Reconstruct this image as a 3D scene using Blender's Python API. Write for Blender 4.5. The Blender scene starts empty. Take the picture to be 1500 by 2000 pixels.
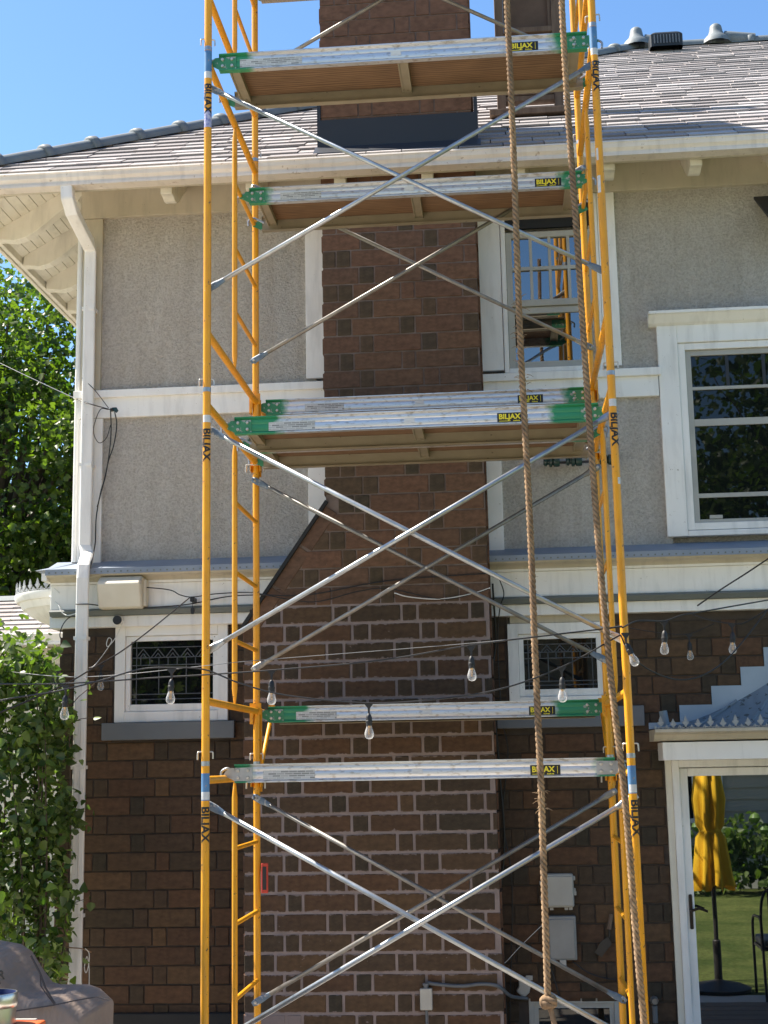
import bpy, bmesh, math, random
import numpy as np
from mathutils import Vector, Matrix
random.seed(7); rng = np.random.default_rng(7)
S = bpy.context.scene; COL = S.collection
R = math.radians

# ------------------------------------------------------------------ camera
F, YAW, PIT, ROL = 2753.6, -0.0845, 0.1773, -0.0189
CAM = Vector((1.5893, -7.3919, 1.9924))
fw = Vector((math.sin(YAW)*math.cos(PIT), math.cos(YAW)*math.cos(PIT), math.sin(PIT)))
r0 = Vector((math.cos(YAW), -math.sin(YAW), 0)); u0 = r0.cross(fw)
rt = r0*math.cos(ROL)+u0*math.sin(ROL); up = -r0*math.sin(ROL)+u0*math.cos(ROL)
cd = bpy.data.cameras.new('camera'); cam = bpy.data.objects.new('camera', cd); COL.objects.link(cam)
cd.sensor_fit = 'VERTICAL'; cd.sensor_height = 24; cd.lens = 24*F/2000; cd.clip_start = .05; cd.clip_end = 3000
cam.matrix_world = Matrix(((rt.x, up.x, -fw.x, CAM.x), (rt.y, up.y, -fw.y, CAM.y), (rt.z, up.z, -fw.z, CAM.z), (0, 0, 0, 1)))
S.camera = cam
def px(x, y, Y):                       # photo pixel -> point on the wall-parallel plane at depth Y
    d = rt*((x-750)/F)+up*((1000-y)/F)+fw
    return CAM+d*((Y-CAM.y)/d.y)
def X(x, y, Y): return px(x, y, Y).x
def Z(x, y, Y): return px(x, y, Y).z

# ------------------------------------------------------------------ sky and sun
SUN_AZ, SUN_EL = R(14), R(54)           # from the left, a little behind the facade
ts = Vector((-math.cos(SUN_AZ)*math.cos(SUN_EL), math.sin(SUN_AZ)*math.cos(SUN_EL), math.sin(SUN_EL)))
W = bpy.data.worlds.new('World'); S.world = W; W.use_nodes = True
nt = W.node_tree; bg = nt.nodes['Background']; sk = nt.nodes.new('ShaderNodeTexSky')
sk.sky_type = 'NISHITA'; sk.sun_disc = False; sk.sun_elevation = SUN_EL; sk.sun_rotation = math.atan2(ts.x, ts.y)
sk.air_density = 1.0; sk.dust_density = .4; sk.ozone_density = 1.6
hs = nt.nodes.new('ShaderNodeHueSaturation'); hs.inputs['Saturation'].default_value = 1.18; nt.links.new(sk.outputs[0], hs.inputs['Color'])
nt.links.new(hs.outputs[0], bg.inputs[0]); bg.inputs[1].default_value = 0.09
sl = bpy.data.lights.new('sun', 'SUN'); sl.energy = 5.0; sl.angle = R(.55); sl.color = (1, .92, .80)
so = bpy.data.objects.new('sun', sl); COL.objects.link(so); so.rotation_euler = ts.to_track_quat('Z', 'Y').to_euler(); so.location = (-8, 2, 20)
vs = S.view_settings; vs.view_transform = 'Standard'; vs.look = 'None'; vs.exposure = 1.45; vs.gamma = 1; vs.use_curve_mapping = False

# ------------------------------------------------------------------ materials
def mat(name, col, rough=.6, metal=0, spec=.5):
    m = bpy.data.materials.new(name); m.use_nodes = True
    b = m.node_tree.nodes['Principled BSDF']
    b.inputs['Base Color'].default_value = (*col, 1); b.inputs['Roughness'].default_value = rough
    b.inputs['Metallic'].default_value = metal; b.inputs['Specular IOR Level'].default_value = spec
    return m
def nodes(m): return m.node_tree.nodes, m.node_tree.links, m.node_tree.nodes['Principled BSDF']
def noise(m, scale, detail=4, co='Object', rough=.55, vec=None):
    n, l, b = nodes(m); t = n.new('ShaderNodeTexNoise'); t.inputs['Scale'].default_value = scale; t.inputs['Detail'].default_value = detail; t.inputs['Roughness'].default_value = rough
    c = n.new('ShaderNodeTexCoord'); out = c.outputs[co]
    if vec:
        mp = n.new('ShaderNodeMapping'); mp.inputs['Scale'].default_value = vec; l.new(out, mp.inputs[0]); out = mp.outputs[0]
    l.new(out, t.inputs['Vector']); return t.outputs['Fac']
def ramp(m, fac, stops):
    n, l, b = nodes(m); r = n.new('ShaderNodeValToRGB'); e = r.color_ramp.elements
    while len(e) < len(stops): e.new(.5)
    for i, (p, c) in enumerate(stops):
        e[i].position = p; e[i].color = (*c, 1) if len(c) == 3 else c
    l.new(fac, r.inputs[0]); return r.outputs[0]
def mixc(m, fac, a, b_, mode='MIX'):
    n, l, b = nodes(m); x = n.new('ShaderNodeMix'); x.data_type = 'RGBA'; x.blend_type = mode
    for s, v in ((x.inputs[0], fac), (x.inputs[6], a), (x.inputs[7], b_)):
        if hasattr(v, 'node'): l.new(v, s)
        elif isinstance(v, (int, float)): s.default_value = v
        else: s.default_value = (*v, 1)
    return x.outputs[2]
def bump(m, h, strength=.4, dist=.01):
    n, l, b = nodes(m); x = n.new('ShaderNodeBump'); x.inputs['Strength'].default_value = strength; x.inputs['Distance'].default_value = dist
    prev = b.inputs['Normal'].links
    if prev: l.new(prev[0].from_socket, x.inputs['Normal'])
    l.new(h, x.inputs['Height']); l.new(x.outputs[0], b.inputs['Normal'])
def setc(m, s): nodes(m)[1].new(s, nodes(m)[2].inputs['Base Color'])
def orand(m):
    n = nodes(m)[0].new('ShaderNodeObjectInfo'); return n.outputs['Random']
def mth(m, op, a, b_=0.0):
    n, l, b = nodes(m); x = n.new('ShaderNodeMath'); x.operation = op
    for s, v in ((x.inputs[0], a), (x.inputs[1], b_)):
        if hasattr(v, 'node'): l.new(v, s)
        else: s.default_value = v
    return x.outputs[0]
def varied(name, c1, c2, scale=6, rough=.6, bs=0, bscale=60, spots=None, co='Object', metal=0, vec=None, spec=.5, streak=0):
    m = mat(name, c1, rough, metal, spec)
    c = ramp(m, noise(m, scale, 5, co, vec=vec), [(.3, c1), (.7, c2)])
    if spots: c = mixc(m, ramp(m, noise(m, spots[1], 3, co), [(spots[2], (0, 0, 0)), (spots[2]+.04, (1, 1, 1))]), c, spots[0])
    setc(m, c)
    if streak:
        c = mixc(m, ramp(m, noise(m, 7, 6, co, vec=(2.2, 1, .35)), [(.5, (0, 0, 0)), (.78, (.5,)*3)]), c, tuple(v*.62 for v in c2)); setc(m, c)
    if bs: bump(m, noise(m, bscale, 4, co), bs, .004)
    return m
M = {}
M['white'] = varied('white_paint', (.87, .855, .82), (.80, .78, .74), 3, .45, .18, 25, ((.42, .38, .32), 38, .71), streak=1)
M['cream_with_shade'] = varied('cream_paint_with_shade', (.56, .50, .39), (.47, .42, .32), 3, .5, .18, 25, ((.3, .26, .2), 40, .71), streak=1)  # cream paint; its tan also carries the warm shade under the eave
M['gutter'] = varied('gutter_paint', (.80, .74, .66), (.68, .61, .53), 4, .4, .05, 20, ((.5, .42, .34), 22, .66), vec=(.6, 1, 4), streak=1)
M['soffit'] = varied('soffit_paint', (.78, .74, .63), (.68, .64, .53), 5, .5, .1, 30, ((.35, .3, .24), 55, .71), streak=1)
M['greytrim'] = varied('grey_paint', (.13, .14, .15), (.11, .12, .13), 4, .5)
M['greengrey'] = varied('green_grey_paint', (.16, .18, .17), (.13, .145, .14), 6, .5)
M['skirt'] = varied('grey_blue_metal', (.27, .31, .37), (.21, .25, .31), 4, .45, .1, 12)
M['canopy'] = varied('weathered_blue_metal', (.21, .27, .32), (.15, .195, .24), 5, .5, .4, 18, ((.06, .075, .08), 22, .60), streak=1)
M['flash'] = varied('pale_blue_flashing', (.34, .41, .48), (.28, .35, .42), 5, .5, .1, 18)
M['crest'] = varied('grey_cast_metal', (.36, .38, .39), (.2, .215, .23), 20, .6)
# stucco
m = mat('stucco', (.4, .38, .34), .95, 0, .2)
n1 = noise(m, 64, 6, rough=.7); n2 = noise(m, 1.3, 6); n3 = noise(m, 120, 3); n4 = noise(m, 3, 5, vec=(3, 1, .35))
c = ramp(m, n2, [(.3, (.79, .73, .655)), (.7, (.89, .84, .77))])
c = mixc(m, ramp(m, n4, [(.42, (0, 0, 0)), (.72, (.3,)*3)]), c, (.52, .45, .36))
c = mixc(m, ramp(m, n1, [(.36, (0, 0, 0)), (.58, (1, 1, 1))]), mixc(m, 1, c, (.76, .74, .715), 'MULTIPLY'), c)
setc(m, c); bump(m, n1, 1., .05); bump(m, n3, .5, .008); M['stucco'] = m
# bricks
def brickmat(name, stops, smear=0):
    m = mat(name, (.1, .07, .05), .85, 0, .25)
    base = ramp(m, orand(m), stops)
    g = noise(m, 30, 5, 'Object', vec=(.6, 1, 1)); base = mixc(m, .75, base, ramp(m, g, [(.25, (.5,)*3), (.75, (1.4,)*3)]), 'MULTIPLY')
    if smear:
        n, l, b = nodes(m); ob = n.new('ShaderNodeObjectInfo'); c0 = n.new('ShaderNodeTexCoord'); a = n.new('ShaderNodeVectorMath'); a.operation = 'ADD'
        l.new(c0.outputs['Object'], a.inputs[0]); l.new(ob.outputs['Location'], a.inputs[1])
        t = n.new('ShaderNodeTexNoise'); t.inputs['Scale'].default_value = 26; t.inputs['Detail'].default_value = 7; t.inputs['Roughness'].default_value = .62; l.new(a.outputs[0], t.inputs['Vector'])
        k = ramp(m, t.outputs['Fac'], [(smear, (0, 0, 0)), (smear+.05, (.8,)*3)])
        base = mixc(m, k, base, (.25, .20, .188))
        if smear < .71:
            se = n.new('ShaderNodeSeparateXYZ'); l.new(c0.outputs['Object'], se.inputs[0]); az = mth(m, 'ABSOLUTE', se.outputs[2])
            e2 = mth(m, 'ADD', az, mth(m, 'MULTIPLY', mth(m, 'SUBTRACT', t.outputs['Fac'], .5), .055))
            base = mixc(m, ramp(m, mth(m, 'MULTIPLY', e2, 10), [(.50, (0, 0, 0)), (.56, (.85,)*3)]), base, (.25, .20, .188))
    setc(m, base); bump(m, noise(m, 120, 4), .35, .003); bump(m, noise(m, 22, 3), .3, .006)
    return m
RB = [(0, (.108, .058, .036)), (.25, (.138, .070, .040)), (.5, (.092, .056, .037)), (.75, (.150, .082, .044)), (1, (.078, .052, .036))]
k_ = .8
RB = [(p, (c[0]*k_*.92, c[1]*k_, c[2]*k_)) for p, c in RB]
DB = [(0, (.070, .052, .034)), (.5, (.094, .062, .040)), (1, (.058, .048, .034))]
DB = [(p, tuple(v*k_ for v in c)) for p, c in DB]
M['brick'] = brickmat('wall_brick', RB, .735); M['brickd'] = brickmat('wall_header_brick', DB, .735)
M['cbrick'] = brickmat('chimney_brick', RB, .69); M['cbrickd'] = brickmat('chimney_header_brick', DB, .69)
M['ubrick'] = brickmat('upper_chimney_brick', [(p, (.5*(c[0]*1.6+.135), .5*(c[1]*1.4+.083), .5*(c[2]*1.36+.060))) for p, c in RB], .72); M['ubrickd'] = brickmat('upper_chimney_header_brick', [(p, tuple(v*1.35 for v in c)) for p, c in DB], .72)
M['mortar_dark'] = varied('dark_mortar', (.045, .036, .030), (.075, .058, .046), 9, .95, .5, 60)
M['mortar_pink'] = varied('pinkish_mortar', (.29, .232, .218), (.215, .17, .16), 12, .95, .7, 45)
M['mortar_old'] = varied('old_mortar', (.13, .095, .078), (.20, .155, .135), 14, .95, .6, 50)
M['flashing'] = mat('black_flashing', (.022, .026, .034), .5)
# roof
def shinglemat(name):
    m = mat(name, (.2, .17, .16), .95, 0, .2)
    a = m.node_tree.nodes.new('ShaderNodeAttribute'); a.attribute_name = 'tone'
    k = mth(m, 'FRACT', mth(m, 'ADD', orand(m), a.outputs['Fac']))
    c = ramp(m, k, [(0, (.33, .305, .30)), (.2, (.47, .44, .435)), (.4, (.28, .26, .26)), (.6, (.42, .39, .38)), (.8, (.23, .215, .215)), (1, (.38, .34, .33))])
    setc(m, mixc(m, .8, c, ramp(m, noise(m, 130, 3), [(.3, (.6,)*3), (.7, (1.25,)*3)]), 'MULTIPLY')); bump(m, noise(m, 200, 2), .5, .003)
    return m
M['shingle'] = shinglemat('asphalt_shingle'); M['roofdark'] = mat('roof_underlay', (.03, .03, .032), .9)
M['tile'] = varied('ridge_tile_metal', (.17, .195, .205), (.12, .14, .15), 8, .6, .2, 30, ((.33, .32, .3), 30, .68))
M['vent'] = mat('black_plastic', (.012, .014, .015), .5)
# scaffold
def paintmat(name, c1, c2, chip):
    m = mat(name, c1, .38, 0, .5)
    c = ramp(m, noise(m, 5, 4), [(.3, c1), (.7, c2)])
    c = mixc(m, ramp(m, noise(m, 42, 4), [(chip, (0, 0, 0)), (chip+.03, (1, 1, 1))]), c, (.10, .045, .02))
    c = mixc(m, ramp(m, noise(m, 9, 6, vec=(3, 3, .6)), [(.5, (0, 0, 0)), (.75, (.55,)*3)]), c, (.42, .2, .04))
    c = mixc(m, ramp(m, noise(m, 70, 3), [(.70, (0, 0, 0)), (.73, (.8,)*3)]), c, (.5, .46, .4))
    setc(m, c); bump(m, noise(m, 60, 3), .12, .002); return m
M['yellow'] = paintmat('yellow_scaffold_paint', (.80, .36, .008), (.70, .29, .007), .665)
M['bluepaint'] = varied('blue_touch_up_paint', (.06, .17, .36), (.10, .24, .42), 20, .5, 0, 60, ((.55, .22, .05), 26, .64))
M['braceblue'] = varied('dull_blue_brace_paint', (.07, .12, .19), (.16, .21, .26), 24, .5, 0, 60, ((.35, .35, .34), 30, .58))
M['galv'] = varied('galvanised_steel', (.46, .48, .50), (.33, .35, .36), 14, .42, .15, 50, None, metal=.85, vec=(1, 1, 1))
M['galv2'] = varied('worn_galvanised_steel', (.30, .29, .27), (.20, .19, .18), 14, .5, .15, 50, None, metal=.7)
M['pinsteel'] = mat('zinc_pin', (.55, .52, .46), .4, .6)
def alumat(name, ext):
    m = mat(name, (.6, .6, .6), .38, .75)
    n, l, b = nodes(m); c0 = n.new('ShaderNodeTexCoord'); sp = n.new('ShaderNodeSeparateXYZ'); l.new(c0.outputs['Object'], sp.inputs[0])
    ax = mth(m, 'ABSOLUTE', sp.outputs[0]); k = mth(m, 'ADD', ax, mth(m, 'MULTIPLY', mth(m, 'SUBTRACT', noise(m, 18, 4), .5), .14))
    k = ramp(m, k, [(min(.999, 1.05-ext), (0, 0, 0)), (min(1., 1.05-ext+.06), (1, 1, 1))])
    alu = ramp(m, noise(m, 4, 5, vec=(.5, 4, 14)), [(.3, (.60, .60, .61)), (.7, (.74, .73, .72))])
    alu = mixc(m, ramp(m, noise(m, 30, 4, vec=(.7, 1, 2)), [(.54, (0, 0, 0)), (.68, (.8,)*3)]), alu, (.40, .35, .30))
    setc(m, mixc(m, k, alu, (.03, .24, .11)))
    l.new(mth(m, 'SUBTRACT', .72, mth(m, 'MULTIPLY', k, .7)), b.inputs['Metallic'])
    bump(m, noise(m, 30, 3, vec=(.2, 2, 6)), .1, .002); return m
ALU = [alumat('aluminium_rail_%d' % i, e) for i, e in enumerate((.16, .22, .3, .12))]
M['green'] = varied('green_paint', (.03, .19, .085), (.05, .25, .125), 12, .5, .2, 40, ((.33, .35, .33), 30, .60))
m = mat('plywood', (.25, .13, .06), .8); w = m.node_tree.nodes.new('ShaderNodeTexWave'); w.bands_direction = 'Y'; w.inputs['Scale'].default_value = 14; w.inputs['Distortion'].default_value = 9; w.inputs['Detail'].default_value = 3; w.inputs['Detail Scale'].default_value = .8
tc = m.node_tree.nodes.new('ShaderNodeTexCoord'); mp = m.node_tree.nodes.new('ShaderNodeMapping'); mp.inputs['Scale'].default_value = (.16, 1, 1); m.node_tree.links.new(tc.outputs['Object'], mp.inputs[0]); m.node_tree.links.new(mp.outputs[0], w.inputs[0])
setc(m, mixc(m, .7, ramp(m, w.outputs['Fac'], [(.1, (.115, .062, .032)), (.9, (.215, .125, .066))]), ramp(m, noise(m, 3, 5), [(.3, (.7,)*3), (.7, (1.2,)*3)]), 'MULTIPLY')); M['ply'] = m
M['railback'] = varied('dull_aluminium', (.36, .31, .22), (.28, .24, .17), 6, .5, .1, 30, ((.16, .12, .08), 30, .68), metal=.35)
M['black'] = mat('black_print', (.01, .01, .01), .5); M['yprint'] = mat('yellow_print', (.80, .66, .03), .5)
M['sticker'] = varied('white_sticker', (.66, .66, .64), (.52, .52, .52), 30, .5)
m = mat('printed_notice', (.6, .6, .58), .5); t = m.node_tree.nodes.new('ShaderNodeTexBrick'); t.inputs['Scale'].default_value = 30; t.inputs['Mortar Size'].default_value = .03; t.inputs['Row Height'].default_value = .34; t.inputs['Brick Width'].default_value = 1.4
for i, cc in enumerate(((.22, .22, .21, 1), (.5, .5, .48, 1), (.7, .7, .68, 1))): t.inputs[1+i].default_value = cc
tc = m.node_tree.nodes.new('ShaderNodeTexCoord'); sp = m.node_tree.nodes.new('ShaderNodeSeparateXYZ'); cb = m.node_tree.nodes.new('ShaderNodeCombineXYZ')
for a, b_ in ((tc.outputs['Object'], sp.inputs[0]), (sp.outputs[0], cb.inputs[0]), (sp.outputs[2], cb.inputs[1]), (cb.outputs[0], t.inputs[0])): m.node_tree.links.new(a, b_)
setc(m, t.outputs['Color']); M['notice'] = m
M['bluelabel'] = varied('blue_label', (.05, .08, .38), (.6, .6, .7), 60, .5)
M['red'] = mat('red_plastic', (.5, .05, .03), .5)
m = mat('hemp_rope', (.3, .2, .12), .95, 0, .1); setc(m, ramp(m, noise(m, 60, 5, vec=(1, 1, .3)), [(.3, (.17, .108, .062)), (.7, (.40, .275, .165))])); bump(m, noise(m, 300, 3, vec=(1, 1, .25)), .6, .002); setc(m, mixc(m, ramp(m, noise(m, 1.7, 4), [(.42, (0, 0, 0)), (.62, (.75,)*3)]), ramp(m, noise(m, 60, 5, vec=(1, 1, .3)), [(.3, (.17, .108, .062)), (.7, (.42, .29, .175))]), (.14, .095, .065))); M['rope'] = m
M['cable'] = mat('black_cable', (.012, .012, .013), .45); M['cablew'] = mat('white_cable', (.7, .7, .68), .5); M['cableg'] = mat('grey_wire', (.2, .2, .2), .5)
M['rubber'] = mat('black_socket', (.014, .014, .015), .55)
# glass
def paneglass(name, refl, base=(.006, .007, .008), rough=.01, wob=.0):
    m = mat(name, base, .05); n, l, b = nodes(m); g = n.new('ShaderNodeBsdfGlossy'); g.inputs['Roughness'].default_value = rough; g.inputs['Color'].default_value = (.93, .97, 1, 1)
    d = n.new('ShaderNodeBsdfDiffuse'); d.inputs['Color'].default_value = (*base, 1); mx = n.new('ShaderNodeMixShader')
    fr = n.new('ShaderNodeFresnel'); fr.inputs[0].default_value = 1.5; ad = mth(m, 'ADD', fr.outputs[0], refl); l.new(ad, mx.inputs[0])
    l.new(d.outputs[0], mx.inputs[1]); l.new(g.outputs[0], mx.inputs[2]); l.new(mx.outputs[0], n['Material Output'].inputs[0])
    if wob:
        bp = n.new('ShaderNodeBump'); bp.inputs['Strength'].default_value = wob; bp.inputs['Distance'].default_value = .01; l.new(noise(m, 2.2, 2), bp.inputs['Height']); l.new(bp.outputs[0], g.inputs['Normal'])
    return m
M['pane'] = paneglass('window_glass', .22, wob=.04); M['panedark'] = paneglass('dark_window_glass', .0, wob=.05); M['doorglass'] = paneglass('door_glass', .27, wob=.015)
m = mat('bulb_glass', (.9, .9, .9), .05); n, l, b = nodes(m); tr = n.new('ShaderNodeBsdfTransparent'); lw = n.new('ShaderNodeLayerWeight'); lw.inputs[0].default_value = .35; mx = n.new('ShaderNodeMixShader'); l.new(mth(m, 'ADD', mth(m, 'MULTIPLY', lw.outputs['Facing'], .55), .10), mx.inputs[0])
l.new(tr.outputs[0], mx.inputs[1]); l.new(b.outputs[0], mx.inputs[2]); l.new(mx.outputs[0], n['Material Output'].inputs[0]); M['bulb'] = m
M['filament'] = mat('amber_filament', (.75, .42, .12), .4)
M['insul'] = mat('green_porcelain', (.018, .045, .04), .25)
M['box'] = varied('ivory_plastic', (.72, .68, .56), (.62, .57, .46), 4, .5, .05, 20, ((.4, .33, .2), 14, .72))
M['boxg'] = varied('grey_plastic_box', (.42, .41, .37), (.35, .34, .31), 5, .5)
M['boxg2'] = varied('dark_grey_plastic_box', (.20, .205, .20), (.26, .265, .26), 5, .35)
M['conduit'] = varied('grey_conduit', (.12, .13, .145), (.09, .1, .11), 10, .5)
M['oldwood'] = varied('weathered_brown_wood', (.12, .075, .05), (.20, .135, .09), 5, .8, .3, 40, vec=(6, 6, .8))
M['board'] = varied('old_plywood', (.075, .045, .028), (.16, .10, .065), 3, .8, .3, 20)
M['basedk'] = mat('dark_opening', (.008, .008, .009), .6)
M['foundation'] = varied('black_foundation_paint', (.012, .013, .014), (.02, .02, .021), 6, .8)
M['cover'] = varied('grey_fabric_cover', (.28, .21, .165), (.225, .165, .13), 3, .85, .5, 14)
bump(M['cover'], noise(M['cover'], 3.2, 3, vec=(3.2, 1, .8)), .9, .05)
M['coverline'] = mat('cover_seam', (.06, .05, .05), .9)
M['steel'] = mat('stainless_steel', (.62, .6, .56), .28, .9); M['navy'] = mat('navy_liner', (.02, .03, .10), .4)
M['orange'] = varied('orange_paint', (.55, .10, .02), (.48, .085, .018), 8, .5)
M['bronze'] = mat('dark_bronze', (.03, .022, .018), .4, .6)
M['umb'] = varied('yellow_canvas', (.86, .52, .012), (.80, .44, .01), 6, .85, .3, 40)
M['iron'] = mat('dark_iron', (.05, .045, .04), .5, .5); M['cushion'] = varied('striped_cushion', (.55, .5, .42), (.05, .05, .05), 14, .9, vec=(1, 6, 1))
M['siding'] = varied('tan_siding', (.34, .32, .27), (.30, .28, .235), 2, .7); M['sidewhite'] = mat('white_siding_trim', (.7, .7, .68), .6)
M['awn'] = mat('charcoal_metal', (.02, .022, .026), .5)
M['bark'] = varied('bark', (.07, .05, .035), (.12, .09, .065), 8, .95, .6, 30, vec=(1, 1, .3))
def leafmat(name, c1, c2, tr):
    m = mat(name, c1, .42, 0, .45); n, l, b = nodes(m); a = n.new('ShaderNodeAttribute'); a.attribute_name = 'tone'
    c = ramp(m, a.outputs['Fac'], [(0, c1), (1, c2)]); setc(m, c)
    t = n.new('ShaderNodeBsdfTranslucent'); l.new(mixc(m, 1, c, (1.5, 1.9, .5), 'MULTIPLY'), t.inputs[0]); x = n.new('ShaderNodeMixShader'); x.inputs[0].default_value = tr
    l.new(b.outputs[0], x.inputs[1]); l.new(t.outputs[0], x.inputs[2]); l.new(x.outputs[0], n['Material Output'].inputs[0]); return m
M['leaf'] = leafmat('maple_leaf', (.030, .062, .012), (.13, .175, .03), .42); M['leaf2'] = leafmat('shrub_leaf', (.026, .058, .014), (.15, .20, .05), .38)
M['hyd'] = leafmat('flower_head', (.16, .26, .06), (.34, .42, .16), .2)
# ground
m = mat('lawn', (.05, .09, .02), .95, 0, .1); setc(m, mixc(m, .8, ramp(m, noise(m, 1.2, 6), [(.3, (.07, .105, .025)), (.7, (.19, .21, .06))]), ramp(m, noise(m, 22, 8, rough=.75), [(.3, (.3,)*3), (.7, (1.7,)*3)]), 'MULTIPLY')); bump(m, noise(m, 90, 4), 1, .03); M['lawn'] = m
M['paver'] = varied('patio_stone', (.58, .53, .46), (.50, .445, .385), 3, .9, .4, 60)
M['deck'] = varied('deck_board_wood', (.23, .165, .12), (.17, .12, .085), 5, .8, .3, 40, vec=(1, 8, 1))

# ------------------------------------------------------------------ mesh helpers
class MB:
    def __init__(s): s.v = []; s.f = []; s.tone = []
    def add(s, vs_, fs, tone=0.):
        o = len(s.v); s.v += [tuple(v) for v in vs_]; s.f += [tuple(i+o for i in f) for f in fs]; s.tone += [tone]*len(fs); return s
    def box(s, x0, x1, y0, y1, z0, z1, mtx=None, tone=0.):
        vs_ = [Vector((x, y, z)) for z in (z0, z1) for y in (y0, y1) for x in (x0, x1)]
        if mtx: vs_ = [mtx @ v for v in vs_]
        return s.add(vs_, [(0, 2, 3, 1), (4, 5, 7, 6), (0, 1, 5, 4), (2, 6, 7, 3), (0, 4, 6, 2), (1, 3, 7, 5)], tone)
    def tube(s, pts, r, n=10, cap=True, ph=0., up_=None):
        P = [Vector(p) for p in pts]; rr = r if isinstance(r, (list, tuple)) else [r]*len(P); rings = []
        T = [(P[min(i+1, len(P)-1)]-P[max(i-1, 0)]).normalized() for i in range(len(P))]
        a = Vector(up_) if up_ else (Vector((0, 0, 1)) if abs(T[0].z) < .9 else Vector((1, 0, 0)))
        for i, p in enumerate(P):
            a = (a-T[i]*a.dot(T[i])); a = a.normalized() if a.length > 1e-6 else T[i].orthogonal().normalized(); b = T[i].cross(a)
            rings.append([p+(a*math.cos(2*math.pi*k/n+ph)+b*math.sin(2*math.pi*k/n+ph))*rr[i] for k in range(n)])
        vs_ = [v for q in rings for v in q]; fs = [(i*n+k, i*n+(k+1) % n, (i+1)*n+(k+1) % n, (i+1)*n+k) for i in range(len(P)-1) for k in range(n)]
        if cap: fs += [tuple(range(n))[::-1], tuple((len(P)-1)*n+k for k in range(n))]
        return s.add(vs_, fs)
    def lathe(s, prof, n=14, c=(0, 0, 0), axis='Z', a0=0., a1=2*math.pi, mtx=None):
        full = abs(a1-a0-2*math.pi) < 1e-6; m_ = n if full else n+1; vs_ = []
        for (r, z) in prof:
            for k in range(m_):
                a = a0+(a1-a0)*k/n; q = (r*math.cos(a), r*math.sin(a), z)
                if axis == 'X': q = (q[2], q[0], q[1])
                if axis == 'Y': q = (q[0], q[2], q[1])
                v = Vector((q[0]+c[0], q[1]+c[1], q[2]+c[2])); vs_.append(mtx @ v if mtx else v)
        fs = [(i*m_+k, i*m_+(k+1) % m_, (i+1)*m_+(k+1) % m_, (i+1)*m_+k) for i in range(len(prof)-1) for k in range(n if full else n)]
        return s.add(vs_, fs)
    def prism(s, poly, d, mtx=None):       # poly in local xz, extruded along y by d
        n = len(poly); vs_ = [Vector((a, 0, b)) for a, b in poly]+[Vector((a, d, b)) for a, b in poly]
        if mtx: vs_ = [mtx @ v for v in vs_]
        return s.add(vs_, [tuple(range(n)), tuple(range(n, 2*n))[::-1]]+[(k, n+k, n+(k+1) % n, (k+1) % n) for k in range(n)])
    def extx(s, prof, x0, x1):             # profile in (y,z), closed, extruded along x
        n = len(prof); vs_ = [(x0, a, b) for a, b in prof]+[(x1, a, b) for a, b in prof]
        return s.add(vs_, [tuple(range(n)), tuple(range(n, 2*n))[::-1]]+[(k, n+k, n+(k+1) % n, (k+1) % n) for k in range(n)])
    def mesh(s, name, smooth=False, fix=True):
        me = bpy.data.meshes.new(name); me.from_pydata(s.v, [], s.f); me.update()
        if fix:
            b = bmesh.new(); b.from_mesh(me); bmesh.ops.recalc_face_normals(b, faces=b.faces); b.to_mesh(me); b.free()
        if any(s.tone):
            at = me.attributes.new('tone', 'FLOAT', 'FACE'); at.data.foreach_set('value', np.array(s.tone, np.float32))
        if smooth: me.shade_smooth() if hasattr(me, 'shade_smooth') else None
        return me
    def obj(s, name, m, parent=None, smooth=False, bev=0, fix=True, auto=None):
        return mk(name, s.mesh(name, smooth, fix), m, parent, bev, auto)
def mk(name, me, m, parent=None, bev=0, auto=None):
    m = M[m] if isinstance(m, str) else m
    if not me.materials: me.materials.append(m)
    o = bpy.data.objects.new(name, me); COL.objects.link(o)
    if parent: o.parent = parent
    if bev:
        b = o.modifiers.new('bevel', 'BEVEL'); b.width = bev; b.segments = 2; b.limit_method = 'ANGLE'; b.angle_limit = R(40)
    return o
def smoothed(o, ang=40):
    o.data.shade_smooth()
    try: o.data.set_sharp_from_angle(angle=R(ang))
    except Exception: pass
    return o
def tag(o, label, cat, group=None, kind=None):
    o['label'] = label; o['category'] = cat
    if group: o['group'] = group
    if kind: o['kind'] = kind
    return o
def thing(name, label, cat, loc=(0, 0, 0), group=None):
    o = bpy.data.objects.new(name, None); COL.objects.link(o); o.location = loc; o.empty_display_size = .1
    return tag(o, label, cat, group)
def struct(o): o['kind'] = 'structure'; return o
def bezier(pts, k=8):                     # catmull-rom through points
    P = [Vector(p) for p in pts]; P = [P[0]*2-P[1]]+P+[P[-1]*2-P[-2]]; out = []
    for i in range(1, len(P)-2):
        for j in range(k):
            t = j/k; a, b, c, d = P[i-1:i+3]
            out.append(.5*((2*b)+(c-a)*t+(2*a-5*b+4*c-d)*t*t+(3*b-a-3*c+d)*t**3))
    return out+[P[-2]]
_txt = {}
def text_mesh(body, size, thick=.0006, off=.034):
    key = (body, size)
    if key not in _txt:
        cu = bpy.data.curves.new('lettering', 'FONT'); cu.body = body; cu.size = size; cu.align_x = 'CENTER'; cu.align_y = 'CENTER'; cu.extrude = thick; cu.offset = off*size; cu.resolution_u = 3
        o = bpy.data.objects.new('tmp', cu); COL.objects.link(o); bpy.context.view_layer.update()
        me = bpy.data.meshes.new_from_object(o.evaluated_get(bpy.context.evaluated_depsgraph_get())); bpy.data.objects.remove(o); me.materials.clear(); _txt[key] = me
    return _txt[key].copy()
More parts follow.
